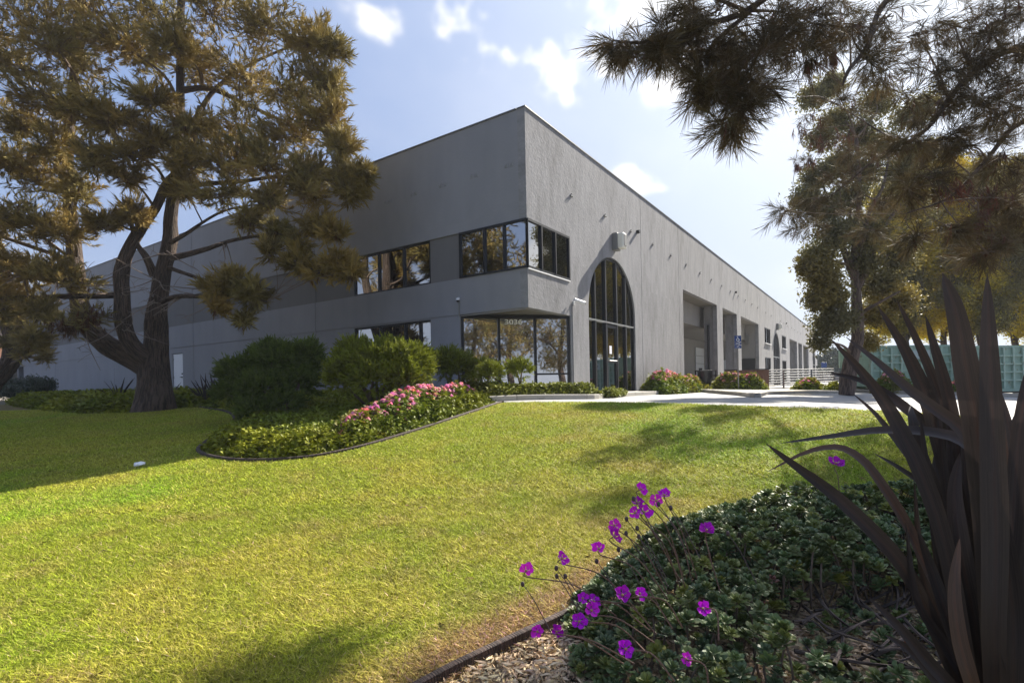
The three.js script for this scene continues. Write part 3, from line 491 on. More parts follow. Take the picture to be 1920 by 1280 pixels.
// a tree: limbs first; then for every mass of foliage [px, py, radius in px, distance, amount] a limb to it, boughs inside it and tufts on the boughs
function makeTree(name, label, category, group, base, limbs, masses, o) {
  const t = thing(name, label, category, base, group), skel = [];
  limbs.forEach(([pts, r0, r1, wob], i) => {
    const flare = i === 0 && o.flare, g = limb(pts, r0, r1, i ? 9 : 14, 6, wob ?? .25, flare ? (u) => lerp(r0 * lerp(1, .55, sstep(0, .4, u)), r1, sstep(.2, 1, u)) * (1 + .4 * exp(-u * 14)) : null);
    part(i ? 'limb' : 'trunk', [g], o.bark, t); const c = new THREE.CatmullRomCurve3(pts); for (let k = 2; k <= 10; k++) skel.push([c.getPoint(k / 10), lerp(r0, r1, k / 10)]);
  });
  const twigs = [], tufts = [], dead = [], cones = [];
  for (const [px, py, rp, d, amt = 1, kind] of masses) {
    const c = at(px, py, d), rad = rp * d / F;
    let best = null, bd = 1e9; for (const s of skel) { const e = s[0].distanceTo(c) + (s[0].y > c.y ? .8 : 0) + (o.reach ?? 0) * abs(s[0].z - c.z) * .2; if (e < bd) { bd = e; best = s; } }
    const mid = best[0].clone().lerp(c, .5).add(V(rs(.15) * bd, (o.lift ?? .06) * bd, rs(.15) * bd));
    if (best && bd > .25) { const r0 = min(best[1] * .55, .03 + .016 * bd); twigs.push(limb([best[0], mid, c], r0, max(.008, r0 * .35), 5, 4)); }
    const nb = max(3, Math.round((o.boughs ?? 9) * amt));
    for (let b = 0; b < nb; b++) {
      const dir = rdir(); dir.y *= .7; const tip = c.clone().addScaledVector(dir, rad * (.45 + .6 * R())), from = c.clone().addScaledVector(dir, -rad * .1).add(V(rs(.2) * rad, -rad * .12, rs(.2) * rad));
      const L = from.distanceTo(tip); twigs.push(limb([from, from.clone().lerp(tip, .5).add(V(0, L * .06, 0)), tip], .012 * (o.twigK ?? 1), .005 * (o.twigK ?? 1), 4, 2));
      const shade = .6 + .8 * R();
      for (let k = 0; k < o.per; k++) {
        const u = pow(R(), .7), p = from.clone().lerp(tip, .2 + .85 * u).add(V(rs(1), rs(.8), rs(1)).multiplyScalar(rad * (o.fuzz ?? .22)));
        let dd = dir.clone().multiplyScalar(.8).add(V(rs(.9), rs(.7) + (o.up ?? .3), rs(.9))).normalize();
        const browned = kind === 'dead' ? R() < .72 : R() < (o.deadShare ?? 0);
        if (browned) { dd = V(rs(.25), -1, rs(.25)).normalize(); dead.push([p, dd, R() * 6, (o.scale ?? 1) * (.7 + .5 * R()), vary([1, .6, .5], .3)]); }
        else tufts.push([p, dd, R() * 6.28, (o.scale ?? 1) * (.7 + .6 * R()), o.tint ? o.tint(p, shade) : vary([shade, shade, shade], .15)]);
      }
      if (o.cones && R() < o.cones) for (let k = 0; k < 2; k++) cones.push([from.clone().lerp(tip, R()).add(V(rs(.08), rs(.08), rs(.08))), rdir(), 0, .8 + .5 * R()]);
    }
  }
  if (twigs.length) part('twigs', twigs, o.twig ?? M.twig, t).userData.kind = 'stuff';
  if (tufts.length) spread(o.leaves, 'foliage', o.leaf, tufts, t);
  if (dead.length) spread(NEEDLE_D, 'dead_needles', o.deadMat ?? needleMat2, dead, t);
  if (cones.length) inst('cones', CONE, M.twig, cones, t);
  return t;
}

// ------------------------------------------------------------------ the big pine on the left
{
  const Z = 15, b = gnd(288, 771); const zb = -b.z, k = (x, y, dz = 0) => at(x, y, zb + dz);
  const base = b.clone().add(V(0, -.1, 0));
  const limbs = [
    [[base, k(289, 720), k(291, 660), k(293, 600), k(303, 520), k(318, 450), k(322, 390), k(330, 320), k(337, 200), k(338, 100), k(340, -60)], .47, .1, .35],
    [[k(280, 690), k(240, 668), k(190, 638), k(160, 605), k(148, 560, .2), k(140, 490, .4), k(133, 420, .6), k(128, 340, .6), k(128, 240, .8), k(140, 120, .8), k(150, -40, 1)], .35, .09],
    [[k(275, 672, -.2), k(248, 650, -.4), k(232, 612, -.5), k(229, 560, -.6), k(226, 520, -.6), k(236, 480, -.5), k(262, 430, -.4), k(290, 390, -.3), k(312, 345), k(350, 300, .2), k(375, 200, .4)], .27, .08],
    [[k(288, 516), k(272, 480, -.3), k(258, 460, -.4), k(245, 420, -.7)], .13, .05],
    [[k(318, 484), k(345, 478, -.3), k(390, 466, -.6), k(430, 452, -1), k(500, 440, -1.3), k(560, 440, -1.5)], .1, .02],
    [[k(312, 500), k(345, 512, -.4), k(400, 528, -.8), k(450, 530, -1), k(520, 545, -1.2)], .07, .015],
    [[k(292, 570), k(330, 556, -.6), k(390, 556, -1.2), k(440, 552, -1.6), k(500, 565, -2)], .085, .02],
    [[k(236, 552), k(180, 555, -.8), k(110, 556, -1.2), k(40, 558, -1.4), k(-40, 560, -1.6)], .1, .04],
    [[k(330, 300), k(350, 250, .3), k(365, 225, .5), k(400, 170, .6), k(470, 120, .8), k(560, 80, 1)], .12, .03],
    [[k(335, 350), k(380, 345, -.4), k(450, 340, -.8), k(540, 330, -1), k(640, 340, -1.2)], .09, .02],
    [[k(335, 170), k(390, 165, .2), k(450, 190, .2), k(540, 230, 0), k(620, 250, 0)], .1, .02],
    [[k(133, 330, .6), k(110, 320), k(60, 318, -.4), k(-20, 290, -.6)], .09, .03],
    [[k(128, 280, .8), k(170, 300), k(230, 305, -.8)], .07, .02],
    [[k(310, 460), k(345, 440, -.5), k(420, 395, -.8), k(510, 380, -1)], .07, .015],
  ];
  const ms = [[40, 30, 95, 14.5], [170, 25, 90, 15], [290, 20, 80, 15.5], [400, 20, 85, 14.5], [500, 45, 80, 14], [585, 75, 55, 13.8], [617, 95, 32, 13.6], [605, 150, 45, 13.7], [540, 165, 70, 14], [455, 140, 75, 14.6], [370, 120, 60, 15.2], [262, 105, 45, 15.5, .6], [150, 120, 55, 15.5, .7], [30, 120, 70, 15], [612, 225, 48, 13.6], [640, 275, 28, 13.5], [545, 250, 75, 13.8], [450, 245, 75, 14.2], [365, 235, 55, 14.4], [285, 185, 42, 14], [175, 205, 55, 13.4], [215, 225, 45, 13.4], [60, 235, 55, 14.8, .7], [15, 300, 60, 14], [290, 265, 36, 13.8], [340, 300, 46, 14], [420, 300, 58, 13.8], [500, 310, 62, 13.6], [575, 325, 48, 13.5], [640, 325, 34, 13.4], [680, 332, 24, 13.3], [655, 358, 22, 13.3], [588, 362, 34, 13.4, .8], [505, 372, 48, 13.6, .7], [415, 365, 50, 13.7, .7], [350, 355, 35, 14, .7], [70, 335, 60, 14.5, .8], [150, 355, 48, 14.4, .7], [35, 405, 70, 14], [110, 430, 52, 14, .9], [190, 420, 32, 14, .8], [245, 400, 30, 14.2, .8], [50, 500, 62, 13.8], [120, 520, 50, 13.6], [15, 570, 50, 13.6], [75, 585, 36, 13.5, .8], [120, 610, 28, 13.4, .6, 'dead'], [170, 590, 30, 13.6, .5, 'dead'], [60, 640, 32, 13.4, .5], [465, 405, 30, 13.6, .5], [590, 415, 24, 13.3, .6], [628, 440, 20, 13.2, .7], [565, 455, 24, 13.4, .5], [520, 430, 26, 13.6, .5], [560, 492, 30, 13.2, .6], [630, 500, 34, 13, .9], [655, 508, 20, 12.9, .8], [595, 510, 22, 13.1, .7], [440, 530, 34, 13.2, .7], [405, 548, 24, 13.1, .6], [480, 545, 24, 13, .5], [402, 578, 15, 13, .5], [470, 550, 26, 13, .5], [505, 470, 24, 13.4, .4], [460, 600, 10, 13, .3], [240, 330, 26, 14.2, .5], [100, 80, 70, 14], [230, 85, 65, 14.4], [100, 185, 58, 13.9], [245, 290, 40, 13.6, .8], [185, 295, 42, 13.6, .9], [100, 275, 50, 14, .8], [330, 90, 55, 14], [-60, 200, 90, 15], [-70, 420, 90, 14.5], [-40, 60, 90, 15], [250, -60, 110, 15.5], [420, -70, 100, 15.2], [90, -70, 110, 15]];
  const deadTwigs = []; { const r = rng(66), rr = (a) => (r() - .5) * 2 * a; const src = [[292, 570], [235, 560], [232, 520], [150, 560], [300, 520], [310, 480], [180, 556], [230, 600], [120, 556], [430, 530], [420, 450], [400, 556], [330, 556], [135, 480], [160, 600]];
    for (let i = 0; i < 46; i++) { const [sx, sy] = src[i % src.length], p0 = k(sx + rr(8), sy + rr(18), -.6), L = .5 + 1.3 * r(), d = V(rr(1), rr(.45) - .1, .3 + rr(.6)).normalize(), p1 = p0.clone().addScaledVector(d, L * .5).add(V(0, rr(.12), 0)), p2 = p0.clone().addScaledVector(d, L).add(V(rr(.15), rr(.2), rr(.15))); deadTwigs.push(limb([p0, p1, p2], .02, .006, 4, 3)); for (let j = 0; j < 3; j++) { const q = p1.clone().lerp(p2, r()), e = q.clone().add(V(rr(.35), rr(.3), rr(.3))); deadTwigs.push(limb([q, q.clone().lerp(e, .5).add(V(0, .03, 0)), e], .008, .004, 3, 2)); } } }
  const bigPine = makeTree('pine_tree', 'big forked old pine with olive needles standing on the shaded left of the lawn', 'pine tree', null, base, limbs, ms.map((m) => [m[0], m[1], m[2], m[3] + zb - 15, m[4], m[5]]), { bark: M.pineBark, leaf: needleMat, leaves: NEEDLE, boughs: 16, per: 19, flare: true, cones: .25, fuzz: .3, up: .4, scale: 1.0, deadShare: .03, tint: (p, s) => { const h = noise3(p.x * 1.3, p.y * 1.3, p.z * 1.3); return [s * lerp(.85, 1.25, h), s * lerp(.95, 1.1, h), s * .9]; } });
  part('dead_twigs', deadTwigs, mat(.2, .155, .125, .9), bigPine).userData.kind = 'stuff';
}
{ // second pine at the left edge
  const zb = 21, base = at(-40, 770, zb); base.y = H(base.x, zb) - .1; const k = (x, y, dz = 0) => at(x, y, zb + dz);
  makeTree('pine_tree', 'dark pine leaning in at the far left edge before the beige building', 'pine tree', null, base, [[[base, k(-15, 715), k(10, 690), k(24, 660), k(25, 620), k(18, 560), k(0, 480), k(-40, 380)], .42, .16], [[k(20, 640), k(8, 615), k(-6, 590), k(-40, 560)], .2, .08]],
    [[30, 560, 34, 20.5, .8], [5, 600, 26, 20.5, .8], [60, 640, 30, 20, .9], [20, 640, 20, 20.2], [75, 590, 26, 20.5, .7], [85, 670, 14, 19.8, .5], [45, 600, 32, 20.5, .8], [-10, 520, 60, 21], [45, 665, 18, 20, .6]], { bark: M.pineBark, leaf: needleMat, leaves: NEEDLE, boughs: 9, per: 14, cones: .2, fuzz: .2, up: .3, scale: 1 });
}
// ------------------------------------------------------------------ the pine that hangs in from the right
{
  const Q = 1.27, QQ = (x, y) => lerp(1.05, 1.27, sstep(1560, 1700, x)) + .8 * sstep(1455, 1490, x) * sstep(1690, 1610, x) * sstep(165, 200, y), base = onG(13.2, 10.7, -.1), k = (x, y, d) => at(x, y, d * QQ(x, y)), G = (x, y, z) => V(x * Q, .38 + (y - .38) * Q, z * Q);
  const limbs = [
    [[base, G(10.4, 2, -8.6), G(10.1, 5, -8.4), G(9.8, 8.5, -8.2), G(9.6, 12, -8)], .36, .14],
    [[G(10.0, 6.4, -8.3), k(1900, -40, 8), k(1760, -60, 7.8), k(1660, 5, 7.6), k(1625, 90, 7.4), k(1590, 135, 7.3), k(1580, 160, 7.3)], .09, .012],
    [[G(9.9, 6.8, -8.3), k(1700, -160, 7.6), k(1500, -60, 7.2), k(1400, 20, 7), k(1290, 55, 6.9), k(1200, 80, 6.8), k(1150, 76, 6.8)], .08, .008],
    [[k(1420, 10, 7), k(1330, 100, 6.9), k(1400, 130, 6.9), k(1375, 220, 6.8)], .03, .006],
    [[G(10.1, 5.3, -8.4), k(1910, 90, 8), k(1810, 150, 7.8), k(1740, 240, 7.6), k(1640, 300, 7.5), k(1560, 365, 7.4), k(1490, 400, 7.3)], .07, .008],
    [[G(10.2, 4.5, -8.4), k(1915, 230, 7.8), k(1850, 300, 7.6), k(1780, 370, 7.4), k(1700, 400, 7.3)], .06, .01],
    [[k(1700, 265, 7.6), k(1640, 240, 7.5), k(1560, 190, 7.4), k(1500, 180, 7.4)], .025, .006],
    [[k(1400, 20, 7), k(1320, -10, 6.9), k(1250, -20, 6.9)], .03, .008],
  ];
  const ms = [[1162, 78, 18, 6.8], [1195, 92, 22, 6.8], [1235, 100, 26, 6.85], [1270, 80, 30, 6.9], [1240, 60, 20, 6.9, .6], [1300, 50, 32, 6.9, .8], [1290, 15, 26, 6.9, .6], [1345, 20, 40, 6.9], [1315, 95, 30, 6.9], [1350, 70, 36, 6.9], [1345, 130, 32, 6.9], [1395, 60, 46, 7], [1400, 110, 36, 6.9], [1440, 40, 50, 7.1], [1430, 95, 36, 7], [1310, 160, 22, 6.8], [1345, 175, 30, 6.8], [1385, 170, 30, 6.8], [1420, 150, 28, 6.9], [1400, 195, 22, 6.8], [1370, 232, 26, 6.7], [1388, 215, 20, 6.8], [1490, 30, 48, 7.2], [1500, 90, 36, 7.2, .8], [1550, 20, 50, 7.4], [1600, 40, 50, 7.5, .8], [1660, 30, 55, 7.6], [1620, 110, 34, 7.5, .7], [1560, 100, 26, 7.4, .5, 'dead'], [1520, 110, 18, 7.3, .5, 'dead'], [1655, 130, 34, 7.5, .8], [1720, 60, 60, 7.6, 1.2], [1790, 40, 70, 7.8, 1.3], [1860, 40, 70, 7.8, 1.3], [1910, 100, 70, 7.8, 1.3], [1820, 110, 60, 7.7, 1.3], [1750, 130, 50, 7.6, 1.2], [1700, 190, 30, 7.6, .8], [1760, 190, 40, 7.6], [1830, 190, 50, 7.7, 1.2], [1900, 200, 55, 7.7, 1.2], [1520, 215, 34, 7.3, .8, 'dead'], [1560, 190, 34, 7.4, .9], [1600, 200, 28, 7.4, .8], [1500, 245, 28, 7.3, .7, 'dead'], [1545, 265, 36, 7.3, .9, 'dead'], [1575, 250, 30, 7.3, .8, 'dead'], [1492, 310, 14, 7.2, .4, 'dead'], [1520, 300, 20, 7.3, .4, 'dead'], [1610, 270, 36, 7.4], [1650, 290, 34, 7.5], [1700, 260, 36, 7.5], [1600, 330, 34, 7.4, .9], [1560, 350, 34, 7.4, .9], [1530, 370, 28, 7.3], [1475, 395, 14, 7.2, .7], [1500, 405, 22, 7.3, .9], [1530, 420, 22, 7.3, .7], [1495, 430, 20, 7.2, .8], [1580, 400, 32, 7.4, .7], [1640, 370, 28, 7.4, .6], [1760, 260, 40, 7.6, 1], [1820, 270, 40, 7.6], [1880, 290, 50, 7.6, 1.1], [1740, 330, 36, 7.4, .8], [1790, 350, 36, 7.4, .9, 'dead'], [1850, 370, 44, 7.5, 1, 'dead'], [1900, 380, 44, 7.5, 1], [1830, 420, 40, 7.3, .9, 'dead'], [1890, 450, 40, 7.3, 1.1], [1850, 470, 34, 7.2, .9], [1770, 420, 28, 7.3, .6], [1720, 440, 24, 7.3, .5], [1700, 350, 28, 7.4, .6], [1640, 430, 24, 7.3, .4], [1980, 150, 110, 8, 1.2], [1990, 340, 100, 8, 1.2], [2080, 60, 120, 8, 1], [1800, -70, 110, 7.9], [1600, -80, 90, 7.6, .8], [1960, -80, 120, 8], [2150, 300, 140, 8.2]];
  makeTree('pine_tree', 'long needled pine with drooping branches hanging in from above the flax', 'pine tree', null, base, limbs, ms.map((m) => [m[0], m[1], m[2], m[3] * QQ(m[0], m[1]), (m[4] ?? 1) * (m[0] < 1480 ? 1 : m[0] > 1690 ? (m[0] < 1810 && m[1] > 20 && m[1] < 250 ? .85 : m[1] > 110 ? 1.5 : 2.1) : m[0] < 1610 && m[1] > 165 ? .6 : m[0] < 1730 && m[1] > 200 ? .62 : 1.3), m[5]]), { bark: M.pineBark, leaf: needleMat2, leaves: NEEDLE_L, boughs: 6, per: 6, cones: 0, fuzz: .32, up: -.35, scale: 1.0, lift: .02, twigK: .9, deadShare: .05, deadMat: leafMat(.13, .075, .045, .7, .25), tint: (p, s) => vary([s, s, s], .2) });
}
// pines outside the frame that the glass mirrors: three across the street, one past the left edge
for (const [x, d, s, lo, label] of [[8, -15, 1, 2.0, 'pine across the street mirrored on the left of the corner glass'], [12, -16, 1.1, 1.8, 'pine across the street mirrored in the middle of the corner glass'], [17, -15, 1.1, 1.8, 'pine across the street mirrored on the right of the corner glass'], [-14, 10, 1, 4.2, 'pine past the left edge mirrored in the upper corner window']]) {
  const base = onG(x, d, -.1), g = (a, b, c) => V(x + a * s, base.y + b * s, -d + c * s);
  const m2 = []; const r = rng(x * 10 + 3); for (let i = 0; i < 30; i++) { const a = r() * 6.28, q = .6 + 2.3 * r(), h = lo + 1.4 + 5.6 * r(); m2.push(g(cos(a) * q, h, sin(a) * q)); }
  const t = makeTree('pine_tree', label, 'pine tree', null, base, [[[base, g(.1, 2, 0), g(-.1, 4, .1), g(.2, 7, 0), g(0, 10, 0)], .36 * s, .1], [[g(0, 3.4, 0), g(1.2, 4.6, .3), g(2.4, 5.4, .5)], .14, .04], [[g(0, 4.2, 0), g(-1.2, 5.4, -.4), g(-2.4, 6, -.4)], .14, .04]], [], { bark: M.pineBark, leaf: needleMat, leaves: NEEDLE, per: 1 });
  const items = []; for (const c of m2) for (let k = 0; k < 60; k++) items.push([c.clone().add(rdir().multiplyScalar(.95 * s * pow(R(), .5))), rdir().add(V(0, .4, 0)).normalize(), R() * 6, 1.6, vary([1, 1, 1], .3)]);
  spread(NEEDLE, 'foliage', needleMat, items, t);
}

// ------------------------------------------------------------------ broadleaf trees on the right
const gumTint = (p, s) => { const h = noise3(p.x * .6 + 4, p.y * .6, p.z * .6), y = sstep(.5, .72, h); return [s * lerp(.95, 1.35, y), s * lerp(1, 1.25, y), s * lerp(1, .75, y)]; };
{
  const b = gnd(1588, 736, .12), zb = -b.z, k = (x, y, dz = 0) => at(x, y, zb + dz), base = b.clone().add(V(0, -.1, 0));
  makeTree('gum_tree', 'leaning gum tree with grey brown trunk in front of the green container', 'tree', null, base,
    [[[base, k(1592, 700), k(1600, 665), k(1608, 640), k(1609, 612), k(1607, 570), k(1605, 530), k(1603, 480), k(1608, 420), k(1612, 350), k(1606, 260)], .3, .07], [[k(1604, 525), k(1590, 490), k(1578, 455), k(1560, 400), k(1545, 350)], .15, .04], [[k(1609, 540), k(1626, 500), k(1640, 460), k(1662, 420), k(1700, 370)], .15, .04], [[k(1606, 500), k(1630, 400, -.5), k(1655, 352, -.5), k(1668, 290)], .1, .03], [[k(1610, 590), k(1640, 572, -.6), k(1690, 545, -1)], .08, .03], [[k(1608, 610), k(1580, 585, -.5), k(1565, 560, -.8)], .06, .02]],
    [[1520, 500, 24, 22, .9], [1535, 480, 34, 22.5], [1545, 525, 34, 22], [1560, 560, 30, 22], [1555, 605, 26, 22], [1535, 560, 20, 22, .8], [1540, 640, 12, 22, .3], [1580, 600, 24, 22.4, .9], [1565, 440, 36, 22.5], [1600, 430, 36, 23], [1620, 490, 36, 23], [1650, 530, 40, 23.5], [1640, 590, 30, 23.5, .8], [1680, 560, 36, 23.5], [1640, 440, 36, 23], [1680, 480, 36, 23.4], [1550, 390, 32, 23], [1510, 370, 26, 23, .8], [1590, 370, 36, 23.4], [1530, 330, 28, 23.4, .8], [1570, 310, 34, 23.6], [1620, 320, 36, 23.6, .9], [1540, 260, 26, 23.6, .7], [1570, 220, 30, 23.6, .7], [1525, 180, 24, 23.6, .7], [1560, 160, 24, 23.8, .7], [1610, 250, 40, 23.8, .8], [1650, 270, 40, 24, .9], [1680, 320, 40, 24, .9], [1640, 190, 36, 24, .7], [1700, 220, 36, 24, .8], [1720, 290, 36, 24, .8], [1710, 390, 40, 24, .9], [1660, 390, 34, 23.6, .8], [1740, 200, 30, 24, .6], [1630, 640, 20, 23.4, .4]].map((m) => [m[0], m[1], m[2], m[3] + zb - 23, m[4]]),
    { bark: M.greyBark, leaf: gumMat, leaves: GUM, boughs: 16, per: 13, fuzz: .36, up: 0, scale: 1.1, twigK: 1.3, tint: gumTint });
}
{
  const spec = [[1700, 33, 1690, 'slim tree behind the green container, nearest the leaning gum'], [1768, 35, 1772, 'tree behind the green container between the flax leaves'], [1842, 33, 1828, 'yellowing tree behind the container beside the tall flax leaf'], [1905, 34, 1895, 'tree with pale trunk behind the right end of the container'], [1985, 36, 2010, 'tree behind the container just past the photo edge']];
  spec.forEach(([px, d, top, label], i) => {
    const b = at(px, 730, d); b.y = H(b.x, d) - .1; const k = (x, y, dz = 0) => at(x, y, d + dz), r = rng(i + 31), ms = [];
    for (let j = 0; j < 30; j++) { const y = 320 + 308 * ((j * .381) % 1), wv = 62 * (1 - .35 * abs(y - 470) / 150); ms.push([top + (r() - .5) * 2 * wv, y, 26 + 16 * r(), d + (r() - .5) * 4, .9]); }
    makeTree('street_tree', label, 'tree', null, b, [[[b, k(px + 2, 680), k((px + top) / 2, 610), k(top, 540), k(top + 4, 440), k(top, 340)], .22, .06], [[k((px + top) / 2, 600), k(px - 25, 530), k(px - 40, 450)], .11, .03], [[k(px + 1, 640), k(px + 22, 570), k(px + 36, 470)], .11, .03]], ms,
      { bark: M.greyBark, leaf: gumMat, leaves: GUM, boughs: 14, per: 14, fuzz: .36, up: 0, scale: 1.35, twigK: 1.4, tint: (p, s) => { const h = sstep(.38, .62, noise3(p.x * .45 + i, p.y * .5, p.z * .45)); return [s * lerp(1.2, 3.1, h), s * lerp(1.2, 2.9, h), s * lerp(.8, .35, h)]; } });
  });
}
// far trees beyond the end of the warehouse
for (const [px, py, rp, d, label] of [[1562, 672, 17, 95, 'round dark tree far off between the warehouse end and the container'], [1541, 680, 9, 105, 'small dark tree far off beside the warehouse end'], [1584, 676, 14, 90, 'dark tree far off just behind the container end']]) {
  const b = at(px, 700, d); b.y = H(b.x, d) - .1;
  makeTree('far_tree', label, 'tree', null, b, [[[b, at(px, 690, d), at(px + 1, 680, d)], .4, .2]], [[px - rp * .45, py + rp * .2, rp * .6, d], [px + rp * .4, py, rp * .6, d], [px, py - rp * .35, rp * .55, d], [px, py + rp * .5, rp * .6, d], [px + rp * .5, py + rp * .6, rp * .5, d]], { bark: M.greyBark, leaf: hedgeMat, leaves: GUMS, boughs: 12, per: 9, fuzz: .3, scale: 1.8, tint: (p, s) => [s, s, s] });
}

// ------------------------------------------------------------------ clipped junipers and the hedge
// lobes: [px, py, radius px, distance]
function shrub(name, label, category, group, base, lobes, o) {
  const t = thing(name, label, category, base, group), items = [], stems = [];
  for (const [px, py, rp, d] of lobes) {
    const c = at(px, py, d), rad = rp * .86 * d / F, n = Math.round(o.n * rad * rad);
    stems.push(limb([base.clone().add(V(rs(.08), 0, rs(.08))), base.clone().lerp(c, .5).add(V(rs(.1), -.05, rs(.1))), c], .035 + .03 * rad, .015, 6, 4));
    for (let i = 0; i < n; i++) { const u = rdir(); if (u.y < -.35 && R() < .75) { u.y *= -.4; u.normalize(); } const q = lerp(.55, 1.0, pow(R(), .5)), bump = 1 + .8 * (noise3(u.x * 3.2 + px, u.y * 3.2, u.z * 3.2) - .5); const p = c.clone().add(V(u.x, u.y * .86, u.z).multiplyScalar(rad * q * bump)); const dir = u.clone().add(V(rs(.5), rs(.4) + (o.up ?? .55), rs(.5))).normalize(); const s = .85 + rs(.3); items.push([p, dir, R() * 6.28, (o.scale ?? 1) * (.7 + .6 * R()), [s * (o.c?.[0] ?? 1), s * (o.c?.[1] ?? 1), s]]); }
  }
  part('stems', stems, M.twig, t); spread(o.leaves, 'foliage', o.leaf, items, t); return t;
}
const jn = { n: 2300, leaves: PLUME, leaf: junMat, scale: 1.0, up: .3 };
shrub('juniper_bush', 'large dark clipped juniper in building shade left of the lit one', 'bush', 'clipped junipers', gnd(520, 800), [[455, 705, 44, 11.8], [530, 685, 50, 12], [562, 690, 40, 12.2], [495, 730, 46, 11.4], [430, 740, 30, 11.4], [560, 720, 36, 11.7], [480, 775, 34, 11], [530, 760, 34, 11.2], [575, 665, 30, 12.2], [510, 665, 34, 12.2]], { ...jn, c: [.62, .72] });  // foliage tint darkened to stand for the building shade
shrub('juniper_bush', 'wide sunlit yellow green juniper under the lower office window', 'bush', 'clipped junipers', gnd(705, 775), [[655, 690, 42, 11.1], [700, 676, 44, 10.9], [750, 678, 44, 10.9], [782, 690, 32, 11.2], [700, 710, 40, 10.6], [755, 708, 36, 10.7], [640, 715, 28, 11], [665, 660, 28, 11.3], [735, 655, 22, 11.1], [790, 672, 24, 11.6]], { ...jn, c: [1.15, 1.1] });  // tint brightened for the sunlit bushes, here and on the two small ones
shrub('juniper_bush', 'small dark juniper between the wide lit juniper and the corner glass', 'bush', 'clipped junipers', gnd(848, 750), [[832, 686, 30, 12.9], [858, 688, 30, 12.8], [845, 676, 24, 12.9]], { ...jn });
shrub('juniper_bush', 'small two tone juniper before the left pane of the corner glass', 'bush', 'clipped junipers', gnd(908, 746), [[902, 696, 26, 12.9], [920, 698, 23, 12.4]], { ...jn, n: 2600, scale: .8, c: [1.15, 1.1] });
shrub('juniper_bush', 'little pruned juniper with bare stem before the middle pane of the corner glass', 'bush', 'clipped junipers', gnd(970, 744), [[978, 694, 22, 12.8], [966, 690, 17, 13]], { ...jn, n: 2600, scale: .8, c: [1.2, 1.15] });
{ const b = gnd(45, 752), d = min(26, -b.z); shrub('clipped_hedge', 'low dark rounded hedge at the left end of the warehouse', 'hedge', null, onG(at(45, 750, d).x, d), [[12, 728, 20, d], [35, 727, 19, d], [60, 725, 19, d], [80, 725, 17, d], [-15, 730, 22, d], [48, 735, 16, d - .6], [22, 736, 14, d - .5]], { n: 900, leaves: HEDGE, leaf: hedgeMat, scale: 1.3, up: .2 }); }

// ------------------------------------------------------------------ low planting as masses
function cover(name, poly, n, hfn, leaves, m, o, parent) {
  let x0 = 1e9, x1 = -1e9, d0 = 1e9, d1 = -1e9; for (const [x, d] of poly) { x0 = min(x0, x); x1 = max(x1, x); d0 = min(d0, d); d1 = max(d1, d); }
  const items = []; let tries = 0;
  while (items.length < n && tries++ < n * 40) { const x = lerp(x0, x1, R()), d = lerp(d0, d1, R()); if (!inPoly(x, d, poly)) continue; const e = edgeDist(x, d, poly), h = hfn(x, d, e); if (h <= .02) continue; const y = H(x, d) + (o.lift ?? 0) + h * lerp(o.low ?? .35, 1, pow(R(), .55)); const s = .85 + rs(.3); items.push([V(x + rs(.04), y, -d), V(rs(.45) + (o.lean?.[0] ?? 0), 1, rs(.45) + (o.lean?.[1] ?? 0)).normalize(), R() * 6.28, (o.scale ?? 1) * (.7 + .6 * R()), o.tint ? o.tint(x, d, s) : [s, s, s]]); }
  return { items, o: spread(leaves, name, m, items, parent) };
}
const bedSoil = [...bedEdge.map((p) => [...p]), ...gpath([[330, 764], [380, 756], [440, 752]]), facL(17.5, .05), facL(4.3, .05), [-1.55, 13.4], [-1.7, 12.5]];
solo('planting_bed', [sheet(bedSoil, .5, .01)], M.soil, null, null, 'structure');
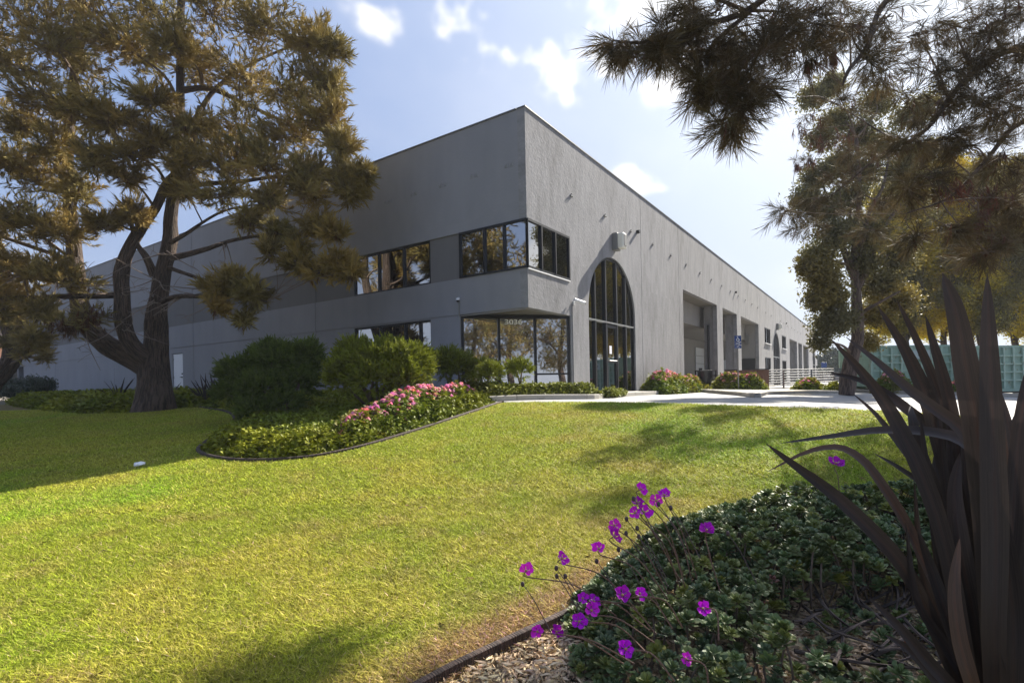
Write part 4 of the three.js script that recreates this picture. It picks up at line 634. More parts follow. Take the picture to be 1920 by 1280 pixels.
{
  const ivyPoly = [...bedEdge.map((p) => [...p]), ...gpath([[400, 762], [470, 752], [560, 750]]), [-2.2, 14.4], [-1.5, 13]];
  const g = thing('ivy_bed', 'glossy yellow green ivy filling the rounded flower bed in the lawn', 'ground cover', onG(...xd(gnd(520, 830)))); g.userData.kind = 'stuff';
  cover('ivy', ivyPoly, 9800, (x, d, e) => sstep(.06, .5, e) * (.24 + .14 * noise3(x * 1.6, d * 1.6, 3)), IVY, ivyMat, { scale: .88, low: .25, tint: (x, d, s) => { const h = noise3(x * 1.1, d * 1.1, 8); return [s * lerp(.8, 1.4, h), s * lerp(.85, 1.2, h), s]; } }, g);
  const back = [...ivyEdge.map(([x, d]) => [x, d + .1]), ...[32, 24, 17, 10].map((t) => facL(t, .1)), ...gpath([[470, 754], [400, 764]])];
  solo('planting_bed', [sheet(back, .5, .01)], M.soil, null, null, 'structure');
  const g2 = thing('ivy_bed', 'dark shaded ivy strip along the foot of the left wall', 'ground cover', onG(...facL(20, 2))); g2.userData.kind = 'stuff';
  cover('ivy', back, 7500, (x, d, e) => sstep(.02, .5, e) * (.26 + .16 * noise3(x * 1.2, d * 1.2, 3)), IVY, ivyMat, { scale: 1.7, low: .2, tint: (x, d, s) => { const h = noise3(x * 1.1, d * 1.1, 8); return [s * lerp(.8, 1.4, h), s * lerp(.85, 1.2, h), s]; } }, g2);
  const frontPoly = [...kerbLine.slice(0, 26).map(([x, d]) => [x + .02, d + .2]), [2.9, 15.0], [1.7, 14.9], [.5, 14.1], [-1.4, 14.3]];
  const g3 = thing('ivy_bed', 'low leafy ground cover between the kerb and the corner glass', 'ground cover', onG(.4, 13.7)); g3.userData.kind = 'stuff';
  cover('ground_cover', frontPoly, 2600, (x, d, e) => sstep(.0, .25, e) * (.15 + .2 * noise3(x * 2, d * 2, 6)), IVY, ivyMat, { lift: .12, scale: .95, low: .2, tint: (x, d, s) => [s * 1.15, s * 1.05, s * 2] }, g3);
}
// geraniums: leaves and flower heads
const FLOWER = (() => { const r = rng(9); return tri((put) => { for (let i = 0; i < 22; i++) { const d = V(r() - .5, r() * .8, r() - .5).normalize(), p = d.clone().multiplyScalar(.035), s = V().crossVectors(d, UP).normalize(), u = V().crossVectors(s, d); const k = .019; put(p.clone().addScaledVector(s, -k).toArray(), p.clone().addScaledVector(s, k).addScaledVector(d, .008).toArray(), p.clone().addScaledVector(u, k * 1.3).toArray()); put(p.clone().addScaledVector(s, -k).toArray(), p.clone().addScaledVector(u, -k * 1.3).addScaledVector(d, .01).toArray(), p.clone().addScaledVector(s, k).toArray()); } }); })();
function geranium(label, poly, hmax, nLeaf, nFl, flTest, o = {}) {
  let cx = 0, cd = 0; for (const [x, d] of poly) { cx += x / poly.length; cd += d / poly.length; }
  const t = thing('geranium_bush', label, 'flower bush', onG(cx, cd), o.group ?? 'pink geranium bushes along the drive');
  const hf = (x, d, e) => (o.h ? o.h(x, d) : 1) * hmax * sstep(-.04, .55, e) * (.82 + .36 * noise3(x * 2.2, d * 2.2, 5));
  cover('foliage', poly, nLeaf, hf, PEL, pelMat, { scale: o.scale ?? 1.25, low: .1, lift: o.lift ?? 0, tint: (x, d, s) => { const h = noise3(x * 1.7, d * 1.7, 2); return [s * lerp(.8, 1.4, h), s, s]; } }, t);
  const fl = []; let k = 0; let x0 = 1e9, x1 = -1e9, d0 = 1e9, d1 = -1e9; for (const [x, d] of poly) { x0 = min(x0, x); x1 = max(x1, x); d0 = min(d0, d); d1 = max(d1, d); }
  while (fl.length < nFl && k++ < 20000) { const x = lerp(x0, x1, R()), d = lerp(d0, d1, R()); if (!inPoly(x, d, poly)) continue; const e = edgeDist(x, d, poly), h = hf(x, d, e); if (!flTest(x, d, e, h)) continue; fl.push([V(x, H(x, d) + (o.lift ?? 0) + h * (.95 + .12 * R()) + .02, -d), V(rs(.5), 1, rs(.5) + .25).normalize(), R() * 6, (o.fs ?? 1) * (.8 + .6 * R()), vary([1, .9 + rs(.35), .9 + rs(.35)], .2)]); }
  inst('flower_heads', FLOWER, pinkMat, fl, t); return t;
}
{
  const e = gpath([[618, 850], [650, 843], [700, 830], [750, 815], [800, 798], [850, 780], [895, 764], [922, 756]]), b = e.map(([x, d], i) => [x - .55 + .25 * i / 7, d + 1.0 + .35 * sin(i / 7 * PI)]);
  const poly = [...e.map(([x, d]) => [x - .03, d + .1]), ...b.reverse()];
  geranium('long mound of pink geraniums along the edge of the rounded bed', poly, .6, 3400, 480, (x, d, ed, h) => h > .14 && R() < .45 + .55 * sstep(.25, .5, h), { h: (x, d) => lerp(.62, 1.05, sstep(-3.0, -1.9, x)) * lerp(1, .45, sstep(-1.3, -.7, x)), group: null, scale: 1.1, fs: .95 });
  const rightBush = (px0, px1, py, d0, dep, hmax, nl, nf, label, lift = .12, o = {}) => { const p = []; for (let i = 0; i <= 6; i++) { const q = at(lerp(px0, px1, i / 6), py, d0); p.push([q.x, d0 - .15 * sin(i / 6 * PI)]); } for (let i = 6; i >= 0; i--) { const q = at(lerp(px0, px1, i / 6), py, d0); p.push([q.x * (1 + dep / d0), d0 + dep + .1 * sin(i / 6 * PI)]); } return geranium(label, p, hmax, nl, nf, (x, d, e, h) => h > hmax * .45 && R() < .8, { lift, scale: 1.7, fs: 1.35, ...o }); };
  { const p = []; for (const t of [7.75, 9, 10.2, 11.3]) p.push(fac(t, .95)); for (const t of [11.3, 9, 7.75]) p.push(fac(t, .08)); geranium('pink geranium bush by the foot of the arch, against the grey wall', p, .82, 900, 120, (x, d, e, h) => h > .34, { lift: .12, scale: 1.6, fs: 1.25 }); }
  { const p = []; for (const t of [11.4, 12.6, 14.2]) p.push(fac(t, .95)); for (const t of [14.2, 12.6, 11.4]) p.push(fac(t, .08)); geranium('pink geranium bush on the wall between the arch bush and the black bin', p, .66, 800, 110, (x, d, e, h) => h > .28, { lift: .12, scale: 1.6, fs: 1.25 }); }
  rightBush(1334, 1436, 728, 24.6, 1.8, .62, 1300, 170, 'pink geranium mound round the foot of the parking sign');
  rightBush(1488, 1546, 730, 26.4, 1.5, .5, 700, 110, 'pink geranium mound in front of the metal fence');
  rightBush(1548, 1582, 730, 26, 1.2, .4, 400, 8, 'low green geranium beside the trunk of the leaning gum tree');
  rightBush(1642, 1712, 736, 25, 1.6, .85, 1100, 130, 'pink geranium mound before the container, right of the gum trunk');
  rightBush(1772, 1812, 738, 24.6, 1.3, .65, 600, 70, 'pink geranium mound before the container between the tall flax leaves');
}

// ------------------------------------------------------------------ bed edging
{ const cuts = 7, e = thing('bed_edging', 'dark brown edging strip curving round the ivy and geranium bed', 'edging', onG(...bedEdge[0])); const n = bedEdge.length; for (let i = 0; i < cuts; i++) part('edging_strip', strip(bedEdge.slice(floor(i * n / cuts), floor((i + 1) * n / cuts) + 1), .06, .075, 0, .008, -1), M.edging, e); }
{ const line = smooth(mulchEdge.slice(0, 9), .2), e = thing('bed_edging', 'straight dark timber edging between the lawn and the mulch', 'edging', onG(...line[0])); const n = line.length; for (let i = 0; i < 4; i++) part('edging_board', strip(line.slice(floor(i * n / 4), floor((i + 1) * n / 4) + 1), .042, .075, 0, .004, -1), M.edging, e); }
solo('mulch_bed', [sheet(mulchEdge, .25, .0)], M.soil, null, null, 'structure');
{ const g = tri((put) => { const r = rng(3); for (let i = 0; i < 26; i++) { const a = r() * 6.28, x = (r() - .5) * .16, z = (r() - .5) * .16, y = r() * .018, L = .012 + .03 * r() * r(), w = .002 + .0035 * r(), t = (r() - .5) * .5; put([x - cos(a) * L, y, z - sin(a) * L], [x + cos(a) * L, y + t * L, z + sin(a) * L], [x - sin(a) * w, y + .004, z + cos(a) * w]); put([x - cos(a) * L, y, z - sin(a) * L], [x + sin(a) * w, y - .002, z - cos(a) * w], [x + cos(a) * L, y + t * L, z + sin(a) * L]); } });
  const it = []; while (it.length < 5200) { const x = lerp(-1.2, 4.5, R()), d = lerp(1.6, 5, R()); if (inPoly(x, d, mulchEdge)) { const s = .45 + .9 * R(); it.push([onG(x, d, .004 + .012 * R()), V(rs(.2), 1, rs(.2)).normalize(), R() * 6.28, .8 + .6 * R(), [s, s * (.92 + rs(.08)), s * (.85 + rs(.12))]]); } }
  tag(inst('mulch', g, strawMat, it, scene), 'pale straw mulch covering the bed in front of the lawn', 'mulch'); }

// ------------------------------------------------------------------ rock purslane with purple flowers
function rosette(seed) {
  const r = rng(seed);
  return tri((put) => { const n = 17; for (let i = 0; i < n; i++) { const t = i / n, a = i * 2.4 + r() * .3, el = lerp(.12, 1.25, t) + (r() - .5) * .25, L = lerp(.062, .035, t) * (.85 + .3 * r()), w = L * .38, d = V(cos(a) * cos(el), sin(el), sin(a) * cos(el)), s = V(-sin(a), 0, cos(a)), nn = V().crossVectors(s, d).multiplyScalar(-1), o = V(0, t * .025 - .01, 0); const pt = (u, k, c) => o.clone().addScaledVector(d, L * u).addScaledVector(s, w * k).addScaledVector(nn, c * L).toArray(); const b = pt(0, 0, 0), m = pt(.55, 0, -.05), e = pt(1, 0, .03), l1 = pt(.35, .5, .03), l2 = pt(.72, .85, .09), l3 = pt(.93, .5, .09), r1 = pt(.35, -.5, .03), r2 = pt(.72, -.85, .09), r3 = pt(.93, -.5, .09); put(b, l1, m); put(l1, l2, m); put(l2, l3, m); put(l3, e, m); put(b, m, r1); put(r1, m, r2); put(r2, m, r3); put(r3, m, e); } });
}
{
  const ROS = [1, 2, 3, 4].map((s) => { const g = mergeVertices(rosette(s), 1e-5); g.computeVertexNormals(); return g; });
  const bed = [...gpath([[1068, 1150], [1100, 1118], [1180, 1058], [1290, 992], [1400, 972], [1550, 966], [1700, 960], [1830, 952]]), [3.9, 4.3], [4.2, 3], [3.2, 2.3], [2.2, 2.05], [.8, 2.0], [.38, 2.3], [.27, 2.7], [.3, 3.0]];
  const bare = (x, d) => hypot((x - 2.05) / .82, (d - 2.5) / .62);   // dead, woody patch near the flax
  const hf = (x, d, e) => sstep(-.1, .36, e) * (.2 + .2 * noise3(x * 2.2, d * 2.2, 3)) * (bare(x, d) < 1 ? .2 : 1);
  const t = thing('rock_purslane', 'spreading blue green succulent bush with purple flowers at the front', 'succulent bush', onG(1.6, 3));
  const cand = []; let tries = 0; while (cand.length < 2500 && tries++ < 90000) { const x = lerp(.3, 4.3, R()), d = lerp(1.9, 5.4, R()); if (!inPoly(x, d, bed)) continue; const e = edgeDist(x, d, bed), b = bare(x, d); if (b < 1 && R() < .82) continue; const lowk = R(), h = hf(x, d, e) * (lowk < .5 ? 1 : .35 + .5 * R()); cand.push([V(x, H(x, d) + h + .02, -d), x, d, h, b]); }
  const tints = [[1, 1, 1], [1.25, 1.2, .9], [.75, .85, 1.05], [.95, 1.1, 1.1], [1.5, 1.3, .7]];
  const mats = tints.map(([a, b, c]) => leafMat(.15 * a, .185 * b, .07 * c, .45, .32, { specularIntensity: .5 })); const red = leafMat(.5, .1, .05, .4, .4), pinkish = leafMat(.35, .16, .13, .45, .3);
  const stems = [];
  const near = cand.map((c, i) => [c[0].distanceTo(camera.position) - .5 * (c[3] > .25), i]).sort((a, b) => a[0] - b[0]).slice(0, 300).map((a) => a[1]), isNear = new Set(near), stuff = [];
  cand.forEach(([p, x, d, h, b], i) => {
    const dir = V(rs(.5), 1, rs(.5)).normalize(), s = .75 + .55 * R(), roll = R() * 6.28;
    if (i % 3 === 0) stems.push(limb([onG(x + rs(.1), d + rs(.1), 0), p.clone().add(V(rs(.05), -h * .45, rs(.05))), p], .007, .005, 4, 2));
    const isRed = (hypot(x - 2.05, d - 2.62) < .16 && R() < .6) || (b < 1.25 && R() < .06);
    if (isNear.has(i) || isRed) { const o = shadow(new THREE.Mesh(ROS[i % 4], isRed ? (R() < .5 ? red : pinkish) : mats[floor(R() * 4.3)])); o.name = 'rosette'; o.position.copy(p).sub(t.position); o.quaternion.setFromUnitVectors(UP, dir).multiply(new THREE.Quaternion().setFromAxisAngle(UP, roll)); o.scale.setScalar(s * .86); t.add(o); }
    else stuff.push([p, dir, roll, s * .86, tints[floor(R() * 4.3)]]);
  });
  spread(ROS, 'rosettes', succMat, stuff, t); part('stems', stems, M.twig, t).userData.kind = 'stuff';
  // purple flowers: petals, eye and stem, where the photograph shows them
  const FL = [[1201, 918, 1.1, .5], [1246, 929, -.2, .2], [1230, 939, .2, 1], [1195, 943, 0, .25], [1191, 962, -.7, .7], [1207, 961, .5, .45], [1152, 985, .1, 1.2], [1151, 1006, 1.3, .3], [1123, 1030, -.4, .25], [1053, 1048, 1.2, .5], [986, 1071, .3, .3], [1325, 995, 0, .2], [1093, 1122, -.3, .5], [1113, 1128, 1.2, .7], [1109, 1145, .3, .5], [1167, 1116, 0, .5], [1199, 1113, .7, .7], [1086, 1165, .1, .9], [1008, 1184, -.3, .9], [1043, 1184, 1.0, .8], [1317, 1141, .4, .9], [1173, 1217, .1, .7], [1286, 1235, .6, .9], [1568, 870, .1, .25]];
  const root = (px, py) => { const w = { 1568: [1575, 940] }[px]; if (w) return w; return [lerp(px, 1330, .42) + 26, max(py + 60, lerp(py, 1150, .5) + 45)]; };
  const centreMat = mat(.3, .2, .08, .6), purples = [purpleMat, leafMat(.62, .012, .8, .6, .5, { specularIntensity: .3 }), leafMat(.85, .03, .82, .6, .5, { specularIntensity: .3 }), leafMat(.5, .01, .58, .6, .5, { specularIntensity: .3 })];
  FL.forEach(([px, py, tx, face], i) => {
    const d = clamp(3.05 - (py - 960) * .0022, 2.2, 3.3) + (px === 1568 ? 1.0 : 0) - (px > 1160 && px < 1500 && py > 1100 ? .38 : .06), p = at(px, py, d); const dir = V(tx * .7 + rs(.15), 1 - .35 * face, .25 + face * .9).normalize(), r = rng(i + 400), rad = (.033 + .013 * r()) * d / 2.8;
    const g = tri((put) => { for (let k = 0; k < 5; k++) { const a0 = k * 1.2566 + r() * .2, N = 5; const pl = .85 + .3 * r(), ph = r() * 6; const pt = (u, s) => { const a = a0 + s * (.5 + .2 * u), q = rad * pl * u * (1 - .3 * s * s * u + .05 * sin(s * 9 + ph)), wv = .14 * rad * sin(s * 4 + ph) * u + .12 * rad * s * s * u; return [cos(a) * q, rad * (.5 * u * u * (1.1 - face * .6)) + wv, sin(a) * q]; }; for (let s = 0; s < N; s++) { const s0 = s / N * 2 - 1, s1 = (s + 1) / N * 2 - 1; put([0, 0, 0], pt(.55, s0 * .8), pt(.55, s1 * .8)); put(pt(.55, s0 * .8), pt(1, s0), pt(1, s1)); put(pt(.55, s0 * .8), pt(1, s1), pt(.55, s1 * .8)); } } });
    const q = new THREE.Quaternion().setFromUnitVectors(UP, dir); const f = part('flower', [g.applyQuaternion(q).translate(p.x, p.y, p.z)], purples[i % 4], t); f.geometry.computeVertexNormals();
    part('flower_eye', [new THREE.IcosahedronGeometry(rad * .17, 1).translate(0, rad * .12, 0).applyQuaternion(q).translate(p.x, p.y, p.z)], centreMat, f);
    const [rx, ry] = root(px, py), b = at(rx, ry, d - .12), m = p.clone().lerp(b, .5).add(V(rs(.03), .05, rs(.03)));
    part('flower_stem', [limb([p.clone().addScaledVector(dir, -.002), p.clone().addScaledVector(dir, -.035), m, b], .0026, .0036, 5, 5)], mat(.13, .07, .045, .7), t);
  });
  const buds = []; for (const [px, py] of [[980, 1095], [1043, 1065], [1044, 1080], [1119, 1052], [1175, 973], [1195, 990], [1198, 1006], [1188, 935], [1258, 952], [1235, 945], [1365, 1000], [1174, 1000], [1160, 1030], [1012, 1213], [1060, 1080]]) { const p = at(px, py, 2.95); buds.push(new THREE.SphereGeometry(.011, 8, 6).scale(1, 1.4, 1).translate(p.x, p.y, p.z)); const b = at(px + 55, py + 95, 2.85); buds.push(limb([p, p.clone().lerp(b, .4).add(V(0, .02, 0)), b], .002, .003, 4, 4)); }
  part('flower_buds', buds, mat(.07, .045, .045, .7), t).userData.kind = 'stuff';
  // woody bare stems in the dead patch
  const dry = [[[1640, 1230], [1700, 1190], [1690, 1150], [1720, 1135], [1760, 1180]], [[1530, 1110], [1560, 1150], [1600, 1180]], [[1570, 1085], [1640, 1150], [1690, 1185], [1740, 1215]], [[1620, 1130], [1655, 1115], [1690, 1090], [1692, 1040]], [[1690, 1140], [1720, 1100], [1735, 1085]], [[1490, 1220], [1600, 1240], [1740, 1255]], [[1550, 1240], [1620, 1280], [1680, 1300]], [[1565, 1245], [1580, 1200], [1575, 1160]], [[1650, 1100], [1640, 1060], [1628, 1020]], [[1560, 1190], [1600, 1175], [1625, 1190], [1650, 1230]], [[1500, 1120], [1530, 1080], [1525, 1040]], [[1590, 1265], [1570, 1280], [1550, 1310]], [[1440, 1090], [1500, 1130], [1560, 1180], [1660, 1215]]];
  { const r = rng(91); for (let i = 0; i < 34; i++) { const x = 1480 + 290 * r(), y = 1060 + 210 * r(), a = -.6 + 1.6 * r(), L = 40 + 70 * r(); dry.push([[x, y], [x + cos(a) * L * .5, y + sin(a) * L * .5 + 14 * (r() - .5)], [x + cos(a + r() - .5) * L, y + sin(a + r() - .5) * L]]); } }
  for (const l of dry) { const dd = l.map(([x, y]) => { const g = gnd(x, y, .03 + .12 * R()); return g; }); part('bare_stem', [limb(dd, .008 + .006 * R(), .005, 6, 5, .4)], M.greyBark, t); }
}

// ------------------------------------------------------------------ flax
function flaxLeaf(pts, w, twist = 0, fold = .28, bend = 0) {   // a folded blade; w is its greatest width in metres
  const c = new THREE.CatmullRomCurve3(pts), N = 22, pos = [], uv = [], idx = []; let len = c.getLength();
  for (let i = 0; i <= N; i++) {
    const t = i / N, p = c.getPoint(t), tn = c.getTangent(t), view = V(0, .4, 0).sub(p).normalize(); let s = V().crossVectors(tn, view); if (s.lengthSq() < .01) s = V(1, 0, 0); s.normalize(); s.applyAxisAngle(tn, twist + bend * t); const n = V().crossVectors(s, tn).normalize();
    const ww = w / 2 * min(1, .62 + t * .9) * pow(max(0, 1 - pow(t, 3.2)), .75) + .0008;
    for (const [k, f] of [[-1, fold], [-.5, fold * .42], [0, 0], [.5, fold * .42], [1, fold]]) { const q = p.clone().addScaledVector(s, ww * k).addScaledVector(n, ww * f); pos.push(q.x, q.y, q.z); uv.push((k + 1) / 2, t * len); }
  }
  for (let i = 0; i < N; i++) for (let k = 0; k < 4; k++) { const a = i * 5 + k, b = a + 5; idx.push(a, a + 1, b, b, a + 1, b + 1); }
  const g = new THREE.BufferGeometry(); g.setAttribute('position', new THREE.Float32BufferAttribute(pos, 3)); g.setAttribute('uv', new THREE.Float32BufferAttribute(uv, 2)); g.setIndex(idx); g.computeVertexNormals(); return g;
}
{
  const root = onG(1.62, 1.78, -.02), t = thing('flax_plant', 'tall dark bronze flax with sword leaves filling the right foreground', 'flax plant', root);
  const bronze = leafMat(.046, .034, .03, .6, .26, { map: rep(tStreak, 1, 1) }), edge = leafMat(.1, .055, .032, .6, .3, { map: rep(tStreak, 1, 1) });
  // [base offset x, points from low to tip as px, py, distance; width; twist; material]
  const L = [
    [.02, [[1800, 1290, 1.72], [1700, 1072, 1.78], [1640, 1000, 1.82], [1560, 925, 1.88], [1500, 880, 1.92], [1437, 832, 1.96]], .068, .2],
    [.0, [[1800, 1200, 1.75], [1735, 1060, 1.8], [1700, 985, 1.85], [1650, 905, 1.9], [1615, 862, 1.95], [1575, 840, 2], [1520, 846, 2.05], [1440, 884, 2.1]], .05, .5, edge],
    [.03, [[1840, 1150, 1.7], [1848, 960, 1.68], [1835, 862, 1.68], [1800, 826, 1.7], [1740, 811, 1.74], [1650, 808, 1.8], [1560, 819, 1.86], [1464, 831, 1.92]], .056, .5, bronze],
    [-.02, [[1815, 1250, 1.6], [1770, 1010, 1.62], [1722, 872, 1.66], [1690, 808, 1.7], [1658, 752, 1.74], [1610, 690, 1.78], [1559, 636, 1.82]], .064, .15],
    [.05, [[1860, 1150, 1.62], [1850, 930, 1.6], [1826, 842, 1.62], [1798, 800, 1.64], [1760, 772, 1.66], [1700, 727, 1.7], [1650, 682, 1.74], [1587, 632, 1.8]], .054, .3, bronze],
    [.02, [[1830, 1150, 1.9], [1800, 900, 1.95], [1760, 820, 2], [1700, 768, 2.04], [1660, 738, 2.08], [1615, 714, 2.12], [1550, 697, 2.16]], .06, .4],
    [.01, [[1840, 1200, 1.8], [1800, 960, 1.82], [1772, 860, 1.84], [1745, 765, 1.86], [1720, 702, 1.88], [1690, 642, 1.9], [1645, 572, 1.94]], .075, .1],
    [.02, [[1845, 1150, 2.0], [1808, 900, 2.02], [1776, 780, 2.04], [1742, 690, 2.06], [1712, 622, 2.08], [1682, 562, 2.1]], .05, .2],
    [.03, [[1850, 1150, 1.95], [1815, 960, 1.95], [1795, 830, 1.96], [1772, 720, 1.97], [1752, 650, 1.98], [1736, 592, 2]], .062, .1],
    [.04, [[1868, 1250, 1.58], [1850, 960, 1.56], [1834, 810, 1.55], [1812, 690, 1.55], [1790, 575, 1.55], [1768, 512, 1.56]], .098, .1, bronze],
    [.05, [[1866, 1250, 1.52], [1868, 1000, 1.5], [1862, 800, 1.5], [1856, 640, 1.5], [1852, 515, 1.5]], .082, -.1, bronze],
    [.02, [[1850, 1150, 1.74], [1760, 940, 1.78], [1712, 868, 1.82], [1672, 815, 1.86], [1640, 775, 1.88], [1600, 738, 1.9]], .036, .4, bronze],
    [.08, [[1880, 1250, 1.6], [1898, 1000, 1.62], [1908, 850, 1.64], [1922, 740, 1.66], [1945, 640, 1.7]], .06, .2],
    [.06, [[1885, 1250, 1.66], [1915, 1020, 1.7], [1905, 880, 1.72], [1890, 790, 1.74], [1876, 732, 1.76]], .04, .3, bronze],
    [.0, [[1800, 1310, 1.5], [1740, 1240, 1.52], [1690, 1180, 1.54], [1630, 1120, 1.58]], .05, .3],
    [.03, [[1840, 1250, 1.7], [1800, 1060, 1.72], [1770, 960, 1.76], [1730, 860, 1.8], [1712, 790, 1.84], [1708, 760, 1.9]], .06, .2],
    [.04, [[1855, 1250, 1.85], [1840, 1080, 1.88], [1815, 940, 1.92], [1800, 850, 1.96], [1792, 780, 2]], .07, .0],
    [.05, [[1870, 1250, 1.85], [1868, 1080, 1.88], [1850, 920, 1.92], [1842, 800, 1.96], [1842, 700, 2]], .07, .2],
    [.06, [[1880, 1250, 1.75], [1890, 1080, 1.78], [1885, 930, 1.8], [1880, 840, 1.82], [1885, 760, 1.85]], .055, .1, edge],
    [.07, [[1890, 1250, 1.6], [1925, 1080, 1.6], [1945, 930, 1.6], [1960, 800, 1.6]], .07, .1],
    [.02, [[1820, 1260, 1.8], [1780, 1120, 1.82], [1752, 1000, 1.85], [1740, 920, 1.9], [1690, 880, 1.95], [1640, 850, 2.05]], .04, .5],
    [.01, [[1810, 1260, 1.62], [1775, 1150, 1.64], [1745, 1060, 1.68], [1720, 990, 1.7]], .05, .2],
    [.03, [[1850, 1300, 1.6], [1825, 1150, 1.6], [1800, 1020, 1.62], [1790, 920, 1.66], [1800, 850, 1.7]], .075, .1],
    [.05, [[1900, 1300, 1.5], [1900, 1150, 1.5], [1885, 1020, 1.52], [1875, 930, 1.55]], .08, .1],
    [.02, [[1835, 1290, 1.75], [1800, 1100, 1.8], [1772, 980, 1.85], [1755, 900, 1.9], [1760, 830, 1.95]], .07, .1],
    [.06, [[1905, 1300, 1.7], [1950, 1150, 1.72], [1990, 980, 1.75], [2020, 800, 1.8]], .07, .1],
    [.09, [[1930, 1300, 1.6], [2010, 1150, 1.6], [2090, 1000, 1.62], [2160, 900, 1.65]], .07, .1],
    [.03, [[1848, 1300, 1.9], [1850, 1150, 1.95], [1862, 980, 2], [1880, 860, 2.05], [1912, 760, 2.1]], .06, .1],
    [.0, [[1790, 1330, 1.55], [1750, 1270, 1.55], [1700, 1215, 1.56], [1660, 1190, 1.58]], .04, .4, bronze],
    ...[[1745, 930, .05], [1772, 900, .045], [1788, 960, .06], [1812, 930, .05], [1826, 1000, .06], [1842, 960, .05], [1858, 1050, .07], [1872, 990, .06], [1890, 1060, .06], [1905, 980, .06], [1760, 1060, .05], [1735, 1090, .05], [1915, 1120, .07], [1800, 1080, .06], [1838, 1120, .07], [1722, 1130, .045]].map(([x, y, w], i) => [.03 + .02 * (i % 4), [[lerp(x, 1850, .75), 1290, 1.62 + .05 * (i % 7)], [lerp(x, 1850, .4), lerp(y, 1290, .5), 1.66 + .05 * (i % 7)], [x, y, 1.7 + .05 * (i % 7)], [x - (1850 - x) * .18, y - 150 - 20 * (i % 3), 1.74 + .05 * (i % 7)]], w * .95, .1 + .1 * (i % 3)]),
    [.02, [[1830, 1310, 1.45], [1800, 1200, 1.46], [1790, 1100, 1.48], [1800, 1010, 1.5]], .05, .2, edge]];
  L.forEach(([ox, p, w, tw, m], i) => part('leaf', [flaxLeaf([root.clone().add(V(ox + rs(.03), 0, rs(.06))), ...p.map(([x, y, d]) => at(x, y, d))], w * .77, tw, .42, rs(.25))], m ?? flaxMat, t));
}
// young flax along the left wall
for (const [px, py, d, h, n, label] of [[385, 746, 17, .95, 15, 'flax clump by the white door with the most upright dark leaves'], [402, 742, 17.6, 1.05, 9, 'flax clump just right of the one by the white door, beside the juniper'], [222, 744, 20, .95, 11, 'flax clump left of the pine trunk with leaves leaning left'], [182, 746, 20.5, .5, 13, 'small flax clump farthest left on the ivy strip'], [318, 745, 19.5, .75, 6, 'thin flax half hidden behind the pine trunk']]) {
  const b = at(px, py, d); b.y = H(b.x, d); const t = thing('flax_plant', label, 'flax plant', b, 'young flax along the left wall'), r = rng(px);
  for (let i = 0; i < n; i++) { const a = (i / n - .5) * 2.1 + (r() - .5) * .4, l = h * (.7 + .5 * r()), e = V(sin(a) * l * .75, cos(a * .75) * l, (r() - .5) * .6 * l); part('leaf', [flaxLeaf([b, b.clone().addScaledVector(e, .5).add(V(-sin(a) * .05 * l, .04 * l, 0)), b.clone().add(e)], .055, (r() - .5) * 2, .25)], flaxMat, t); }
}

